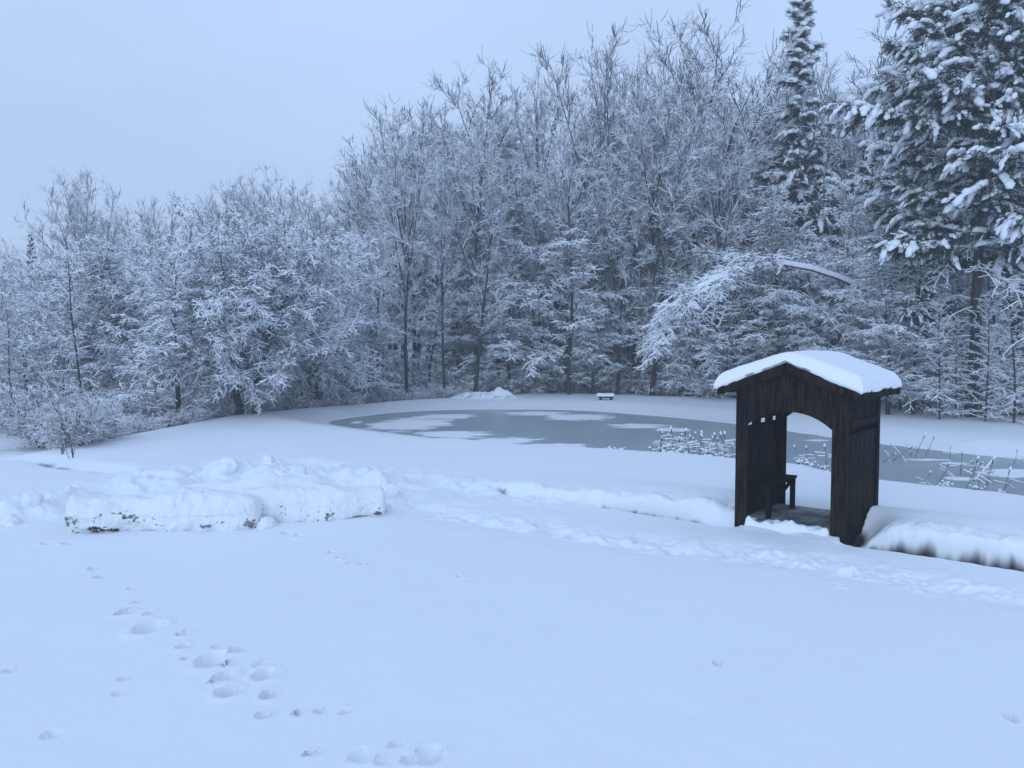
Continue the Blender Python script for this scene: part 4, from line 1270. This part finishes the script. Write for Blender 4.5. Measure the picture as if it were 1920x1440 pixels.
# dead stick leaning out of the ice on the right
a = gp(1828, 902, ICE_Z); b_ = gp(1888, 856, ICE_Z); dirv = Vector((b_.x - a.x, 0, 0)); 
o = thing("fallen_branch", a, "snow-covered dead branch leaning out of the pond at the right", "branch")
tip = Vector((at_px(1888, a.y) - a.x, .25, hz(857, a.y) - ICE_Z))
m = MB(); m.tube([Vector((-.08, 0, -.05)), tip * .35, tip * .7 + Vector((0, 0, .01)), tip], [.022, .018, .014, .009], 6); m.bar(tip * .3, tip * .3 + Vector((.35, .1, .02)), .014, .014); m.build("wood", M_reed, o)
m = MB(); m.bar(Vector((0, 0, .03)), tip + Z * .02, .034, .03); m.bar(tip * .3 + Z * .02, tip * .3 + Vector((.35, .1, .045)), .04, .028); m.build("snow_load", M_snow, o)
# weeds poking out by the gully
g = random.Random(66)
for (u, v, lab) in ((116, 852, "lone dark weed stem poking from snow by the left gully"), (136, 858, "forked dead weed stalk at the lip of the left gully")):
    q = gp(u, v); m = MB()
    for k in range(5):
        p = Vector((g.gauss(0, .03), g.gauss(0, .03), -.05)); m.bar(p, p + Vector((g.uniform(-.12, .12), g.uniform(-.1, .1), g.uniform(.15, .35))), .012, .012)
    o = m.build("dead_weed", M_weed); o.location = (q.x, q.y, height(q.x, q.y)); set_props(o, lab, "weed")

# ------------------------------------------------------------------ haze, sky, light
hzb = MB(); hzb.box((-156, -36, -4.5), (156, 166, 32))
mh = bpy.data.materials.new("haze_air"); mh.use_nodes = True
nt = mh.node_tree; nt.nodes.clear()
out = nt.nodes.new("ShaderNodeOutputMaterial"); vol = nt.nodes.new("ShaderNodeVolumePrincipled")
vol.inputs["Color"].default_value = (.93, .95, 1, 1); vol.inputs["Density"].default_value = .0020; vol.inputs["Anisotropy"].default_value = .0
nt.links.new(vol.outputs[0], out.inputs["Volume"])
set_props(hzb.build("haze", mh), kind="stuff")

SUN_EL, SUN_ROT = R(20), R(205)
w = bpy.data.worlds.new("World"); scene.world = w; w.use_nodes = True
nt = w.node_tree; nt.nodes.clear()
out = nt.nodes.new("ShaderNodeOutputWorld"); bg = nt.nodes.new("ShaderNodeBackground")
sky = nt.nodes.new("ShaderNodeTexSky"); sky.sky_type = 'NISHITA'; sky.sun_disc = False; sky.sun_elevation = SUN_EL; sky.sun_rotation = SUN_ROT; sky.altitude = 200
tc = nt.nodes.new("ShaderNodeTexCoord"); mp = nt.nodes.new("ShaderNodeMapping"); mp.inputs["Scale"].default_value = (1.2, 1.2, 3.0)
nz = nt.nodes.new("ShaderNodeTexNoise"); nz.inputs["Scale"].default_value = 1.3; nz.inputs["Detail"].default_value = 4
rp = nt.nodes.new("ShaderNodeMapRange"); rp.inputs["From Min"].default_value = .35; rp.inputs["From Max"].default_value = .65; rp.inputs["To Min"].default_value = .92; rp.inputs["To Max"].default_value = 1.05
hsv = nt.nodes.new("ShaderNodeMix"); hsv.data_type = 'RGBA'; hsv.inputs[0].default_value = .86; hsv.inputs[7].default_value = (4.8, 6.35, 9.2, 1)    # overcast blue dusk cloud, in the sky texture's units
mul = nt.nodes.new("ShaderNodeVectorMath"); mul.operation = 'SCALE'
nt.links.new(tc.outputs["Generated"], mp.inputs[0]); nt.links.new(mp.outputs[0], nz.inputs["Vector"]); nt.links.new(nz.outputs["Fac"], rp.inputs[0])
nt.links.new(sky.outputs[0], hsv.inputs[6]); nt.links.new(hsv.outputs[2], mul.inputs[0]); nt.links.new(rp.outputs[0], mul.inputs["Scale"])
sx = nt.nodes.new("ShaderNodeSeparateXYZ"); mr = nt.nodes.new("ShaderNodeMapRange"); mr.interpolation_type = 'SMOOTHSTEP'
mr.inputs["From Min"].default_value = .08; mr.inputs["From Max"].default_value = .42; mr.inputs["To Min"].default_value = .86; mr.inputs["To Max"].default_value = 1.03
m2 = nt.nodes.new("ShaderNodeVectorMath"); m2.operation = 'SCALE'
nt.links.new(tc.outputs["Generated"], sx.inputs[0]); nt.links.new(sx.outputs["Z"], mr.inputs[0]); nt.links.new(mul.outputs[0], m2.inputs[0]); nt.links.new(mr.outputs[0], m2.inputs["Scale"])
nt.links.new(m2.outputs[0], bg.inputs["Color"]); bg.inputs["Strength"].default_value = .115
nt.links.new(bg.outputs[0], out.inputs["Surface"])
sun = bpy.data.lights.new("sun", 'SUN'); sun.energy = .9; sun.angle = R(45); sun.color = (.6, .79, 1)
so = bpy.data.objects.new("sun", sun); COL.objects.link(so)
so.rotation_euler = (R(90) - SUN_EL, 0, math.pi - SUN_ROT)

scene.view_settings.view_transform = 'Standard'; scene.view_settings.look = 'None'; scene.view_settings.exposure = 0; scene.view_settings.gamma = 1
cy = scene.cycles
cy.max_bounces = 8; cy.diffuse_bounces = 5; cy.glossy_bounces = 2; cy.transmission_bounces = 0; cy.volume_bounces = 1; cy.use_denoising = True
cy.sample_clamp_indirect = 6
print("WOOD", n_w, {k: len(v[1].polygons) for k, v in PROTO.items()})
